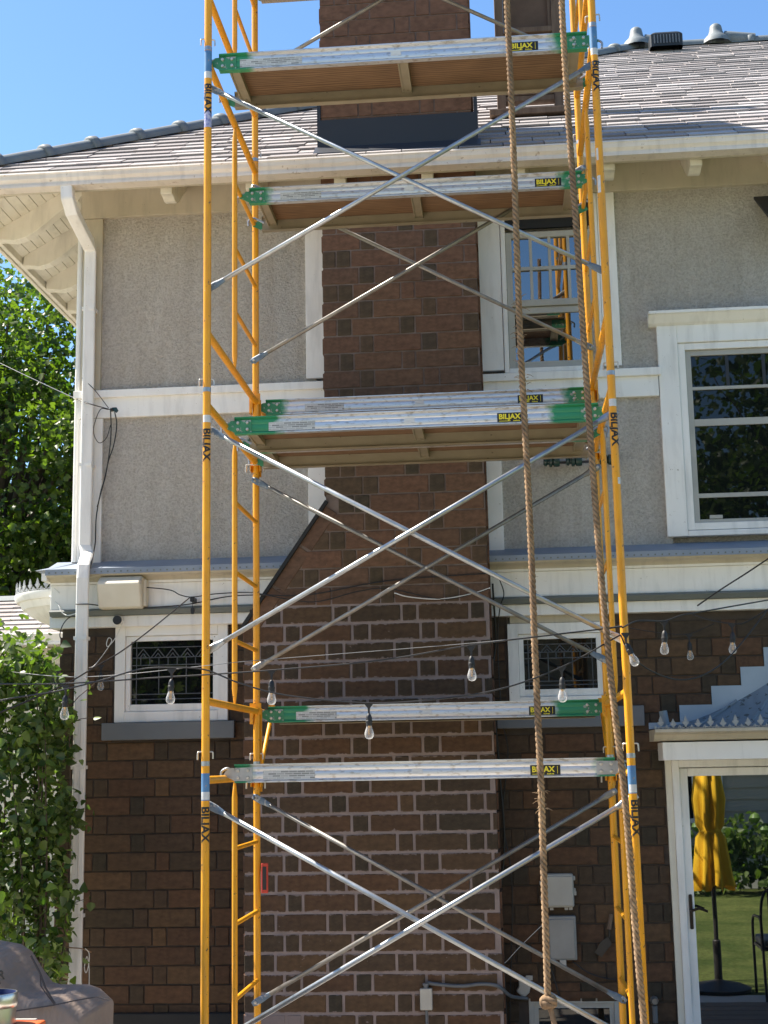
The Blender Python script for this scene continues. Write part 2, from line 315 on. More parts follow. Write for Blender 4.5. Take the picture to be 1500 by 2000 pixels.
def letter(body, size, m, parent, loc, rot, sx=1, sy=1, name='lettering', bendr=0):
    me = text_mesh(body, size)
    if bendr:                               # wrap round a tube: local y is the girth
        for v in me.vertices:
            a = v.co.y/bendr; r_ = bendr+v.co.z; v.co.y = r_*math.sin(a); v.co.z = r_*math.cos(a)-bendr
    o = mk(name, me, m, parent); o.location = loc; o.rotation_euler = rot; o.scale = (sx, sy, 1); return o

# ------------------------------------------------------------------ ground
YW, YC = 2.68, 2.25                        # stucco face, chimney face
g = MB().box(-150, 150, -150, 150, -.5, -.012).obj('ground', 'lawn'); struct(g)
g = MB().box(-14, 2.9, -16, 2.9, -.3, -.002).box(2.9, 6.5, .0, 2.9, -.3, -.002).obj('patio', 'paver'); struct(g)

# ------------------------------------------------------------------ house
house = thing('house', 'grey stucco and brown brick house with white trim and a hipped shingle roof', 'house', (1, YW, 0))
house_inv = Matrix.Translation((-1, -YW, 0))
def H(o, parent=house):                   # built in world coordinates
    o.parent = parent; o.matrix_parent_inverse = parent.matrix_world.inverted() if parent is not house else house_inv
    return o
def part(name, mb, m, parent=house, bev=0, smooth=False):
    o = mb.obj(name, m, None, bev=bev)
    if smooth: smoothed(o)
    return H(o, parent) if parent is house else sub(o, parent)
def sub(o, parent): o.parent = parent; return o      # parents of sub-parts sit at the house's own origin offset
# core slab behind everything
part('wall_core', MB().box(-1.5, 6.2, YW+.06, YW+.25, 0, 6.45).box(-1.52, -1.42, YW+.05, 9.0, 0, 6.4), 'stucco')
YT = YW-.028                               # trim face
zfr0, zfr1 = 6.165, 6.40
zb0, zb1 = 4.585, 4.79
zs = 3.50
def panel(x0, x1, z0, z1):                 # stucco with a slightly uneven face
    nx, nz = max(2, int((x1-x0)/.05)), max(2, int((z1-z0)/.05)); mb = MB(); vs_ = []
    for j in range(nz+1):
        for i in range(nx+1):
            vs_.append((x0+(x1-x0)*i/nx, YW+random.uniform(-.004, .003), z0+(z1-z0)*j/nz))
    mb.add(vs_, [(j*(nx+1)+i, j*(nx+1)+i+1, (j+1)*(nx+1)+i+1, (j+1)*(nx+1)+i) for j in range(nz) for i in range(nx)])
    smoothed(part('stucco_panel', mb, 'stucco'), 80)
panel(-1.45, .25, zb1, zfr0+.03); panel(-1.45, .25, zs-.02, zb0); panel(2.40, 2.80, zb1, zfr0+.03); panel(2.78, 6.0, 5.20, zfr0+.03)
panel(1.45, 2.80, zs-.02, zb0); panel(2.3, 2.45, zb1, zfr0)
# trim boards
def board(x0, x1, z0, z1, m='white', yf=YT, yb=YW+.01, name='trim_board', bev=.004): return part(name, MB().box(x0, x1, yf, yb, z0, z1), m, bev=bev)
board(-1.545, 6.0, zfr0, zfr1, 'cream_with_shade', YT-.012, name='frieze_board'); board(-1.55, 6.0, zfr1+.002, zfr1+.12, 'greengrey', YT-.03, name='soffit_gap_shade')  # frieze tinted with eave shade; dark strip above paints the shaded soffit gap
board(-1.385-.155, -1.385, zb1+.0, zfr0-.002, 'cream_with_shade', YT, name='corner_board'); board(-1.385-.155, -1.36, zs-.05, zb0-.002, 'white', YT, name='corner_board')  # upper corner board coloured for eave shade, lower one plain white
part('corner_bead', MB().lathe([(.022, zs), (.022, zfr0)], 10, (-1.56, YT+.012, 0)), 'white', smooth=True)
for x0, x1 in ((.178, .36), (1.47, 1.645)):
    board(x0, x1, zb1+.036, zfr0-.002)
board(.185, .36, zs-.05, zb0-.002); board(1.46, 1.60, zs-.02, zb0-.002)
for x0, x1 in ((-1.55, .40), (1.45, 2.755)):
    board(x0, x1, zb0, zb1-.002, 'white', YT-.006, name='band_board')
    board(x0-(.03 if x0 < 0 else 0), x1+.02, zb1-.055, zb1+.003, 'white', YT-.035, name='band_cap')
board(2.372, 2.50, zb1+.036, zfr0-.002, 'white', YT, name='window_casing')
# skirt roof + cornice
ZE = Z(300, 1112, 2.44)
def run(x0, x1):
    part('skirt_roof', MB().extx([(YW+.02, zs+.01), (2.44, ZE+.02), (2.44, ZE+.014), (YW+.02, zs-.03)], x0, x1), 'skirt')
    part('drip_edge', MB().extx([(2.437, ZE+.022), (2.430, ZE+.02), (2.430, ZE-.022), (2.437, ZE-.022)], x0, x1), 'skirt')
    mb = MB(); x = x0+.03
    while x < x1: mb.lathe([(0, -.004), (.0065, -.004), (.0065, .004)], 6, (x, 2.43, ZE-.006), 'Y'); x += .048
    part('edge_rivets', mb, 'greengrey')['kind'] = 'stuff'
    zc = Z(300, 1133, 2.56); zf = Z(300, 1186, 2.57); zg = Z(300, 1199, 2.56); zl = Z(300, 1222, 2.60)
    prof = [(2.45, ZE-.015), (2.455, ZE-.03)]+[(2.455+.10*math.sin(t*math.pi/2), ZE-.03-(ZE-.03-zc)*(1-math.cos(t*math.pi/2))) for t in (.2, .4, .6, .8, 1)]+[(2.70, zc), (2.70, ZE-.015)]
    part('cornice_moulding', MB().extx(prof, x0, x1), 'cream_with_shade', smooth=True)
    part('cornice_fillet', MB().box(x0, x1, 2.553, 2.70, zc-.018, zc-.001), 'white')
    part('frieze_board', MB().box(x0, x1, 2.572, 2.72, zf, zc-.019), 'white', bev=.003)
    part('drip_moulding', MB().extx([(2.545, zf-.004), (2.535, zf-.018), (2.56, zg), (2.72, zg), (2.72, zf-.001), (2.57, zf-.001)], x0, x1), 'greengrey')
    part('lower_frieze_board', MB().box(x0, x1, 2.595, 2.72, zl, zg-.002), 'white', bev=.003)
    return zl
run(-1.70, .30); ZL = run(1.46, 6.0)
# left return of the cornice along the side wall
part('skirt_roof', MB().add([(-1.70, 2.44, ZE+.02), (-1.50, YW, zs+.01), (-1.50, 3.6, zs+.01), (-1.78, 3.6, ZE+.02), (-1.78, 2.44, ZE+.016)], [(0, 1, 2, 3, 4)]), 'skirt')
part('cornice_return', MB().box(-1.715, -1.702, 2.60, 3.2, ZL, ZE-.06).box(-1.74, -1.702, 2.47, 3.2, ZE-.055, ZE-.002), 'white')

# ---- brick
def brick_mesh(w, h, d, name):
    b = bmesh.new(); bmesh.ops.create_cube(b, size=1); bmesh.ops.scale(b, vec=(w, d, h), verts=b.verts)
    bmesh.ops.bevel(b, geom=[e for e in b.edges], offset=.0035, segments=1, affect='EDGES')
    for v in b.verts: v.co += Vector((random.uniform(-.0014, .0014), random.uniform(-.001, .001), random.uniform(-.0014, .0014)))
    me = bpy.data.meshes.new(name); b.to_mesh(me); b.free(); return me
CH, SW, HW = .1285, .336, .094
def course_list(x0f, x1, z0, z1, J, holes, seed, tail=None):
    rr = random.Random(seed); out = []; k0 = int(math.floor(z0/CH)); P = SW+HW+2*J
    for k in range(k0, int(math.ceil(z1/CH))):
        za, zb = k*CH+J/2, (k+1)*CH-J/2
        if zb > z1+.03 or za < z0-.09: continue
        zm = (za+zb)/2; xa = x0f(zm) if callable(x0f) else x0f; xe = x1(zm) if callable(x1) else x1
        x = xa-rr.uniform(0, .02)-(P*.5 if k % 2 else .06)
        i = 0
        while x < xe:
            w = SW if i % 2 == 0 else HW; i += 1; w += rr.uniform(-.008, .008)
            segs = [(max(x, xa), min(x+w, xe))]; x += w+J
            for (hx0, hx1, hz0, hz1) in holes:
                if hz0 < zm < hz1:
                    segs = [s_ for a, b in segs for s_ in ((a, min(b, hx0-.004)), (max(a, hx1+.004), b)) if s_[1]-s_[0] > 0]
            for a, b in segs:
                if b-a > .025: out.append(((a+b)/2, zm, b-a, zb-za))
    return out
def lay(bricks, Y, parent, mS, mD, limit, J, proud=.011):
    meshes = {}; stuff = MB(); Hh = CH-J
    def vis(b):
        d = Vector((b[0], Y, b[1]))-CAM; z = d.dot(fw); return max(abs(d.dot(rt)/z*F)-750, 0)+max(abs(d.dot(up)/z*F)-1000, 0)
    bricks = sorted(bricks, key=vis)
    for i, (x, z, w, h) in enumerate(bricks):
        dark = w < .13 and random.random() < .75 or random.random() < .06
        yy = Y-proud+.03+random.uniform(-.002, .002)
        if i < limit:
            kind = ('H' if w < .16 else 'S'); v = random.randrange(4); key = (kind, v, dark)
            if key not in meshes:
                meshes[key] = brick_mesh(HW if kind == 'H' else SW, Hh, .06, 'brick'); meshes[key].materials.append(M[mD if dark else mS])
            o = bpy.data.objects.new('brick', meshes[key]); COL.objects.link(o); o.parent = parent
            o.location = (x, yy, z); o.scale = (w/(HW if kind == 'H' else SW), 1, h/Hh); o.rotation_euler = (random.uniform(-.012, .012), random.uniform(-.008, .008), random.uniform(-.006, .006))
        else: stuff.box(x-w/2, x+w/2, yy-.03, yy+.03, z-h/2, z+h/2)
    if stuff.v:
        o = stuff.obj('brickwork', mS, None); o.parent = parent; o['kind'] = 'stuff'
JW = .009
LW = (-1.255, -.395, 2.19, 3.10); RW = (1.585, 2.345, 2.20, 3.10); BW = (1.60, 2.32, -.2, .44); DOOR = (2.655, 6.0, -.2, 2.20)
STEP = [(2.777, 9, 2.19, 2.362), (3.003, 9, 2.36, 2.49), (3.211, 9, 2.48, 2.617), (3.377, 9, 2.61, 2.75)]
sb = MB()
for a, b, c_, d_ in ((-1.64, -1.23, -.1, ZL+.03), (-1.23, -.42, -.1, 2.33), (-.42, 1.60, -.1, ZL+.03), (1.60, 1.67, -.1, 2.37), (1.67, 2.26, .40, 2.37), (2.26, 2.33, -.1, 2.37), (2.33, 2.71, -.1, ZL+.03), (2.71, 6.0, 1.97, ZL+.03), (4.29, 6.0, -.1, 1.97)): sb.box(a, b, YW-.004, YW+.12, c_, d_)
bwp = H(sb.obj('brick_wall', 'mortar_dark'))
bl = course_list(-1.655, .12, .34, ZL+.02, JW, [LW], 3)+course_list(1.47, 3.75, .10, ZL+.02, JW, [RW, BW, DOOR]+STEP, 4)
bm_ = bpy.data.objects['brick_wall']
def lay_house(b): lay(b, YW-.004, bwp, 'brick', 'brickd', 300, JW)
lay_house(bl)
for o in bwp.children: o.matrix_parent_inverse = Matrix.Identity(4)
part('foundation', MB().box(-1.66, .2, YW-.05, YW+.1, -.05, .33), 'foundation', bev=.01)
part('side_wall', MB().box(-1.645, -1.58, YW+.02, 9, -.1, ZL+.05), 'brick')

# ---- windows
def frame_rect(mb, x0, x1, z0, z1, w, y0, y1, wb=None):
    wb = wb or w
    mb.box(x0, x0+w, y0, y1, z0, z1); mb.box(x1-w, x1, y0, y1, z0, z1); mb.box(x0+w, x1-w, y0, y1, z1-w, z1); mb.box(x0+w, x1-w, y0, y1, z0, z0+wb); return mb
def leaded(x0, x1, z0, z1, sill, statue=False):
    w = part('window', frame_rect(MB(), x0, x1, z0, z1, .075, YW-.03, YW+.06, .075), 'white', bev=.004)
    sub(frame_rect(MB(), x0+.077, x1-.077, z0+.077, z1-.077, .035, YW-.012, YW+.05, .05).obj('sash', 'white', None, bev=.003), w)
    a0, a1, b0, b1 = x0+.112, x1-.112, z0+.127, z1-.112
    sub(MB().box(a0-.002, a1+.002, YW+.02, YW+.03, b0-.002, b1+.002).obj('pane', 'panedark'), w)
    mb = MB(); y = YW+.018
    def ln(p, q): mb.tube([(p[0], y, p[1]), (q[0], y, q[1])], .0035, 4)
    W_, H_ = a1-a0, b1-b0
    for t in (.06, .94): ln((a0+W_*t, b0), (a0+W_*t, b1))
    for t in (.08, .16, .62, .9): ln((a0, b0+H_*t), (a1, b0+H_*t))
    for i in range(1, 9): ln((a0+W_*i/9, b0+H_*.62), (a0+W_*i/9, b0+H_*.74))
    for i in (3, 6): ln((a0+W_*i/9, b0+H_*.16), (a0+W_*i/9, b0+H_*.62))
    for i in range(5):
        c_ = a0+W_*(.14+.18*i); ln((c_-.085*W_, b0+H_*.74), (c_, b0+H_*.88)); ln((c_+.085*W_, b0+H_*.74), (c_, b0+H_*.88)); ln((c_-.04*W_, b0+H_*.74), (c_, b0+H_*.81)); ln((c_+.04*W_, b0+H_*.74), (c_, b0+H_*.81))
    ln((a0, b0+H_*.74), (a1, b0+H_*.74))
    sub(mb.obj('lead_came', 'conduit'), w)
    sub(MB().box(x0+.02, x1-.02, YW-.022, YW+.02, z1+.002, ZL+.03).obj('head_board', 'cream_with_shade', None, bev=.003), w)
    sub(MB().box(sill[0], sill[1], YW-.075, YW+.03, sill[2], sill[3]).obj('sill', 'greytrim', None, bev=.005), w)
    w['label'] = 'leaded glass window with flaking white frame'
    return w
leaded(-1.24, -.41, 2.325, 3.02, (-1.318, -.355, 2.20, 2.322)); leaded(1.60, 2.335, 2.368, 2.96, (1.508, 2.529, 2.225, 2.365))
# upstairs double-hung window
x0, x1, z0, z1 = 1.648, 2.37, 4.80, 6.0
w = part('window', frame_rect(MB(), x0, x1, z0, z1+.16, .035, YW-.035, YW+.03), 'white', bev=.004); w['label'] = 'double-hung window with small panes in the upper sash'
sub(MB().box(x0+.035, x1-.035, YW-.005, YW+.02, 5.92, 6.13).obj('blind_box', 'basedk'), w)
gz = Z(1060, 590, YW); zt = Z(1060, 455, YW)
m_grey = 'boxg'
sub(frame_rect(MB(), x0+.037, x1-.037, gz-.03, zt+.01, .045, YW-.012, YW+.03, .05).obj('upper_sash', m_grey, None, bev=.003), w)
sub(frame_rect(MB(), x0+.037, x1-.037, z0+.037, gz-.032, .05, YW+.008, YW+.04, .055).obj('lower_sash', m_grey, None, bev=.003), w)
ua, ub, uz0, uz1 = x0+.082, x1-.082, gz+.02, zt-.035
for i in range(4):
    for j in range(2):
        sub(MB().box(ua+(ub-ua)*i/4, ua+(ub-ua)*(i+1)/4, YW+.012, YW+.018, uz0+(uz1-uz0)*j/2, uz0+(uz1-uz0)*(j+1)/2).obj('pane', 'pane'), w)
for i in range(1, 4): sub(MB().box(ua+(ub-ua)*i/4-.011, ua+(ub-ua)*i/4+.011, YW-.006, YW+.011, uz0, uz1).obj('muntin', m_grey), w)
sub(MB().box(ua, ub, YW-.008, YW+.0105, (uz0+uz1)/2-.012, (uz0+uz1)/2+.014).obj('muntin', m_grey), w)
sub(MB().box(x0+.087, x1-.087, YW+.022, YW+.028, z0+.09, gz-.08).obj('pane', 'pane'), w)
# big right window
x0, x1, z0, z1 = 2.76, 4.6, 3.55, 5.14
w = part('window', frame_rect(MB(), x0, x1, z0, z1-.02, .145, YT-.006, YW+.03, .04), 'white', bev=.005); w['label'] = 'large window with dark glass and wide white casing'
sub(MB().extx([(YT-.10, z1+.055), (YT-.10, z1+.035), (YT-.085, z1+.03), (YT-.05, z1-.005), (YT-.035, z1-.02), (YT-.006, z1-.035), (YW, z1-.035), (YW, z1+.055)], x0-.06, x1+.06).obj('head_moulding', 'white'), w)
xi, xj, zi, zj = x0+.147, x1-.147, z0+.045, z1-.167
sub(frame_rect(MB(), xi, xj, zi, zj, .05, YW-.02, YW+.03).obj('stop', 'white', None, bev=.003), w)
sub(frame_rect(MB(), xi+.052, xj-.052, zi+.052, zj-.052, .04, YW, YW+.03, .025).obj('sash', 'boxg', None, bev=.003), w)
for yy_, hh in ((757, .022), (824, .05), (967, .03)):
    zz = Z(1400, yy_, YW); sub(MB().box(xi+.092, xj-.092, YW+.002, YW+.028, zz-hh/2, zz+hh/2).obj('rail', 'boxg'), w)
zr = [zi+.077, Z(1400, 967, YW), Z(1400, 824, YW), Z(1400, 757, YW), zj-.09]
for a, b in zip(zr[:-1], zr[1:]): sub(MB().box(xi+.09, xj-.09, YW+.018, YW+.024, a, b).obj('pane', 'panedark'), w)
for i in range(1, 5): sub(MB().box(xi+.09+i*.26-.012, xi+.09+i*.26+.012, YW+.012, YW+.0178, zr[3], zr[4]).obj('muntin', 'awn'), w)
sub(MB().box(xi+.16, xi+.25, YW-.004, YW+.012, zi+.08, zi+.105).obj('latch', 'boxg'), w)
# basement window
x0, x1, z0, z1 = 1.66, 2.27, -.1, .41
w = part('window', frame_rect(MB(), x0, x1, z0, z1, .035, YW-.01, YW+.05), 'boxg', bev=.003); w['label'] = 'basement window with dark glass'
sub(frame_rect(MB(), x0+.036, x1-.036, z0+.036, z1-.036, .03, YW+.005, YW+.045).obj('sash', 'boxg', None), w)
sub(MB().box(x0+.06, x1-.06, YW+.02, YW+.026, z0+.06, z1-.06).obj('pane', 'panedark'), w)
sub(MB().box(x0-.08, x1+.06, YW-.025, YW+.03, z1+.002, z1+.045).obj('lintel', 'brick'), w)

# ---- patio door with its canopy
YD = YW+.02
d = part('patio_door', frame_rect(MB(), 2.70, 4.3, -.05, 1.985, .05, YW-.05, YW+.06), 'white', bev=.005); d['label'] = 'white framed patio door with a full pane of glass'
sub(frame_rect(MB(), 2.752, 4.24, -.03, 1.93, .055, YW-.02, YW+.05, .12).obj('door_leaf', 'white', None, bev=.006), d)
sub(MB().box(2.80, 4.19, YD, YD+.006, .08, 1.88).obj('pane', 'doorglass'), d)
zh = Z(1352, 1780, YW)
sub(MB().box(2.768, 2.792, YW-.032, YW-.018, zh-.115, zh+.115).obj('handle_plate', 'bronze', None, bev=.008), d)
sub(smoothed(MB().tube(bezier([(2.782, YW-.03, zh+.01), (2.784, YW-.07, zh+.012), (2.83, YW-.075, zh+.025), (2.885, YW-.07, zh+.005)], 6), .009, 8).obj('handle', 'bronze')), d)
part('door_casing', MB().box(2.655, 2.70, YW-.035, YW+.05, -.1, 2.0), 'soffit', bev=.004)
cn = part('door_canopy', MB().box(2.615, 5.2, 2.35, YW+.02, 1.985, 2.105), 'white', bev=.004); cn['label'] = 'door canopy with cresting and weathered blue metal roof'
zc = 2.115
sub(smoothed(MB().extx([(2.35, zc), (2.33, zc+.012), (2.31, zc+.04), (2.25, zc+.055), (2.25, zc+.075), (YW, zc+.075), (YW, zc)], 2.56, 5.25).obj('canopy_cornice', 'cream_with_shade')), cn)
# concave roof sheet rising to the right with standing seams
def roofz(x): t = min(max((x-2.60)/1.3, 0), 1); return 2.205+.66*t**1.6
mb = MB(); n_ = 24; vs_ = []
for i in range(n_+1):
    x = 2.585+2.4*i/n_
    vs_ += [(x, 2.262, 2.195), (x, 2.45, 2.195+.34*(roofz(x)-2.195)), (x, 2.60, 2.195+.72*(roofz(x)-2.195)), (x, YW-.02, roofz(x))]
mb.add(vs_, [(i*4+k, i*4+k+1, i*4+k+5, i*4+k+4) for i in range(n_) for k in range(3)])
sub(smoothed(mb.obj('canopy_roof', 'canopy')), cn)
for xs in (2.75, 3.15, 3.55, 3.95):
    sub(smoothed(MB().tube(bezier([(xs, 2.262, 2.20), (xs+.12, 2.45, 2.20+.34*(roofz(xs+.12)-2.195)), (xs+.26, 2.60, 2.205+.72*(roofz(xs+.26)-2.195)), (xs+.42, YW-.03, roofz(xs+.42)+.004)], 5), .011, 6).obj('standing_seam', 'canopy')), cn)
sub(MB().prism([(2.60, 2.21), (2.585, 2.362), (2.777, 2.362), (2.777, 2.49), (3.003, 2.49), (3.003, 2.617), (3.211, 2.617), (3.211, 2.75), (3.377, 2.75), (3.377, 2.86), (5.2, 2.9), (5.2, 2.21)][1:] if False else [(2.56, 2.20), (2.56, 2.245), (2.777, 2.245), (2.777, 2.362), (3.003, 2.362), (3.003, 2.49), (3.211, 2.49), (3.211, 2.617), (3.377, 2.617), (3.377, 2.75), (3.62, 2.75), (3.62, 2.88), (5.2, 2.88), (5.2, 2.20)], .012, Matrix.Translation((0, YW-.022, 0))).obj('step_flashing', 'flash'), cn)
def crest_mesh():
    mb = MB()
    leaf = [(0, 0), (.012, .012), (.03, .03), (.038, .045), (.026, .055), (.014, .05), (.02, .07), (.012, .085), (0, .115), (-.012, .085), (-.02, .07), (-.014, .05), (-.026, .055), (-.038, .045), (-.03, .03), (-.012, .012)]
    mb.prism([(a, b+.03) for a, b in leaf], .008)
    for s_ in (-1, 1): mb.tube(bezier([(0, .004, .035), (s_*.02, .004, .02), (s_*.045, .004, .028), (s_*.058, .004, .012)], 4), .005, 5)
    for s_ in (-1, 1): mb.prism([(s_*.06-.012, .02), (s_*.06, .055), (s_*.06+.012, .02), (s_*.06, .005)], .007)
    mb.box(-.066, .066, 0, .01, 0, .012); return mb.mesh('crest')
cm = crest_mesh(); cm.materials.append(M['crest'])
for i in range(32):
    o = bpy.data.objects.new('cresting', cm); COL.objects.link(o); o.location = (2.60+.082*i, 2.252, 2.185); o.scale = (.62, 1, .52 if i % 2 else .66); sub(o, cn)
part('flashing_pipe', MB().tube([(2.66, 2.50, 2.22), (2.645, 2.5, 2.32)], .028, 10), 'canopy', smooth=True)

# curved hood on the side wall
sh_ = part('side_hood', MB(), 'soffit') if False else None
yc, rr_ = 3.42, .58
prof = [(rr_-.50, 3.02), (rr_-.30, 3.08), (rr_-.16, 3.14), (rr_-.07, 3.19), (rr_-.05, 3.215), (rr_-.03, 3.22), (rr_+.0, 3.27), (rr_+.02, 3.275), (rr_+.04, 3.31), (rr_+.04, 3.33), (rr_-.4, 3.36)]
hood = part('side_hood', MB().lathe(prof, 24, (-1.62, yc, 0), 'Z', math.pi/2, 3*math.pi/2), 'white', smooth=True); hood['label'] = 'curved white hood with cresting on the side wall'
for i in range(22):
    a = math.pi/2+math.pi*(i+.5)/22
    o = bpy.data.objects.new('cresting', cm); COL.objects.link(o); o.location = (-1.62+(rr_+.03)*math.cos(a), yc+(rr_+.03)*math.sin(a), 3.325); o.rotation_euler = (0, 0, a+math.pi/2); o.scale = (.64, 1, .7); sub(o, hood)

# ---- eaves
YE, ZEV = 2.05, 6.275; SL = .65            # eave line and pitch
gprof = [(2.00, 6.272), (1.995, 6.258), (2.005, 6.252), (2.035, 6.212), (2.03, 6.185), (2.03, 6.170), (2.13, 6.170), (2.13, 6.272), (2.122, 6.272), (2.122, 6.18), (2.04, 6.18), (2.045, 6.212), (2.012, 6.262)]
gprof = [(2.0, 6.275), (1.994, 6.262), (2.0, 6.252), (2.004, 6.225), (2.022, 6.203), (2.022, 6.192), (2.014, 6.186), (2.014, 6.168), (2.12, 6.168), (2.12, 6.275), (2.108, 6.275), (2.108, 6.18), (2.03, 6.18), (2.018, 6.225), (2.016, 6.275)]
part('gutter', MB().extx(gprof, -2.40, 6.3), 'gutter')
part('fascia_board', MB().box(-2.36, 6.3, 2.123, 2.15, 6.166, 6.27), 'cream_with_shade', bev=.004)
# sloped soffit boards of the front eave
for i in range(8):
    a, b = 2.152+.066*i, 2.152+.066*i+.061; za = 6.178+.55*(a-2.15); zb_ = 6.178+.55*(b-2.15)
    part('soffit_board', MB().extx([(a, za), (b, zb_), (b, zb_+.015), (a, za+.015)], -2.25+(a-2.15), 6.2), 'soffit')
def bracket_poly(L, sg=1):                 # S-curved bracket: local x outwards, z up, top follows the soffit
    top = [(0, .0), (L, -.55*L)]; c_ = [(L, -.55*L-.085), (L-.05, -.55*L-.085)]
    for t in (.15, .3, .45, .6, .75, .9, 1):
        c_.append((L-.05-(L-.12)*t, -.55*L-.085+(.02+.55*L-.10)*(.5-.5*math.cos(math.pi*t))*.95-.06*math.sin(math.pi*t)))
    c_ += [(0.02, -.12), (0, -.12)]
    return top+c_
bp = [(a, b+(.035 if b < -.05-.55*a else 0)) for a, b in bracket_poly(.52)]; bpm = MB().prism(bp, .085); bme = bpm.mesh('bracket'); bme.materials.append(M['soffit'])
for xx in (150, 324, 490, 663, 834, 1014, 1190, 1361, 1530, 1700):
    P_ = px(xx, 350, 2.16)
    if xx == 150: continue
    o = mk('eave_bracket', bme, 'soffit', None, .004); o.matrix_local = Matrix(((0, 1, 0, P_.x-.04), (-1, 0, 0, YW), (0, 0, 1, 6.462), (0, 0, 0, 1))); H(o)
# left eave: fascia, boards, brackets
XL = -2.30
part('side_fascia', MB().box(XL-.02, XL+.01, 2.05, 10, 6.06, 6.26).box(XL+.012, XL+.05, 2.16, 10, 6.075, 6.14), 'soffit', bev=.004)
part('side_gutter', MB().box(XL-.12, XL-.022, 2.0, 10, 6.17, 6.272), 'gutter')
for i in range(11):
    a, b = XL+.05+.066*i, XL+.05+.066*i+.061; za = 6.135+.55*(a-XL-.05); zb_ = 6.135+.55*(b-XL-.05)
    part('soffit_board', MB().add([(a, 2.15+(a-XL-.05), za), (b, 2.15+(b-XL-.05), zb_), (b, 10, zb_), (a, 10, za), (a, 2.15+(a-XL-.05), za+.02), (b, 2.15+(b-XL-.05), zb_+.02), (b, 10, zb_+.02), (a, 10, za+.02)], [(0, 1, 2, 3), (4, 7, 6, 5), (0, 4, 5, 1), (1, 5, 6, 2), (2, 6, 7, 3), (3, 7, 4, 0)]), 'soffit')
bp2 = bracket_poly(.70); bme2 = MB().prism(bp2, .09).mesh('bracket'); bme2.materials.append(M['soffit'])
for i in range(8):
    o = mk('eave_bracket', bme2, 'soffit', None, .004); o.matrix_local = Matrix(((-1, 0, 0, -1.54), (0, 1, 0, 2.72+.585*i), (0, 0, 1, 6.53), (0, 0, 0, 1))); H(o)
part('side_frieze', MB().box(-1.56, -1.525, 2.66, 9, 6.1, 6.5), 'cream_with_shade')

# ---- roof
YR = 7.65; XC = -2.42
def hipx(Y): return XC+(Y-YE)*1.02
def rz(Y): return ZEV+.02+SL*(Y-YE)
zr_ = rz(YR); XR = hipx(YR)
roof = part('roof', MB().add([(XC, YE, rz(YE)-.02), (6.5, YE, rz(YE)-.02), (6.5, YR, zr_-.02), (XR, YR, zr_-.02), (XC, 13.2, rz(YE)-.02), (6.5, 13.2, rz(YE)-.02)], [(0, 1, 2, 3), (0, 3, 4), (3, 2, 5, 4)]), 'roofdark'); roof['label'] = 'hipped roof of pinkish grey shingles'
ang = math.atan(SL); EXP = .185; dY = EXP*math.cos(ang); shs = []
r_ = 0
while True:
    Ya = YE-.012+r_*dY
    if Ya > YR-.05: break
    x = hipx(Ya)-random.uniform(0, .3)
    while x < 6.4:
        w_ = random.choice((.24, .3, .33, .36, .42))+random.uniform(-.02, .02); a, b = max(x, hipx(Ya)+.02), min(x+w_-.008, 6.4); x += w_
        if b-a < .04: continue
        shs.append((a, b, Ya))
    r_ += 1
def vis3(p):
    d_ = Vector(p)-CAM; z = d_.dot(fw); return max(abs(d_.dot(rt)/z*F)-750, 0)+max(abs(d_.dot(up)/z*F)-1000, 0)
shs.sort(key=lambda q: (vis3(((q[0]+q[1])/2, q[2], rz(q[2]))) > 0, (Vector((q[0], q[2], rz(q[2])))-CAM).length))
rot = Matrix.Rotation(ang, 4, 'X'); stuff = MB(); smesh = []
for k in range(8):
    mb = MB(); th = .015; e = EXP+.05; j = random.uniform(-.007, .007)
    mb.add([(-.5, 0, 0), (.5, j, 0), (.5, e, -.010), (-.5, e, -.010), (-.5, 0, th), (.5, j, th), (.5, e, -.001), (-.5, e, -.001)], [(0, 3, 2, 1), (4, 5, 6, 7), (0, 1, 5, 4), (1, 2, 6, 5), (2, 3, 7, 6), (3, 0, 4, 7)])
    me = mb.mesh('shingle'); me.materials.append(M['shingle']); smesh.append((me, mb))
for i, (a, b, Ya) in enumerate(shs):
    mt = Matrix.Translation(((a+b)/2, Ya+random.uniform(-.006, .006), rz(Ya)+random.uniform(0, .003))) @ rot @ Matrix.Diagonal((b-a, 1, random.uniform(.9, 1.25), 1))
    if i < 300:
        o = bpy.data.objects.new('shingle', smesh[i % 8][0]); COL.objects.link(o); o.parent = roof; o.matrix_local = mt
    else: stuff.add([mt @ Vector(v) for v in smesh[i % 8][1].v], smesh[i % 8][1].f, random.random()+.001)
o = stuff.obj('shingle_courses', 'shingle', None, fix=False); sub(o, roof); o['kind'] = 'stuff'
# hip and ridge tiles
def tile_mesh(L, r1, r2):
    mb = MB(); pr = [(r1, 0), (r1*.98, L*.8), (r1*1.02, L*.84), (r2, L*.86), (r2*1.03, L*.93), (r2, L), (r1*.9, L*1.0)]
    mb.lathe(pr, 10, (0, 0, 0), 'X', -.25, math.pi+.25); me = mb.mesh('tile'); me.shade_smooth(); me.materials.append(M['tile']); return me
tm = tile_mesh(.46, .070, .092)
A = Vector((XC, YE, rz(YE)+.015)); B = Vector((XR, YR, zr_+.015)); dirn = (A-B).normalized(); n_ = int((B-A).length/.42)
qa = dirn.to_track_quat('X', 'Z').to_matrix().to_4x4()
for i in range(n_):
    o = bpy.data.objects.new('hip_tile', tm); COL.objects.link(o); o.parent = roof; o.matrix_local = Matrix.Translation(A+(B-A)*((i+1.02)/n_)) @ qa
for i in range(10):
    o = bpy.data.objects.new('ridge_tile', tm); COL.objects.link(o); o.parent = roof; o.location = (XR+.42*i, YR, zr_+.0)
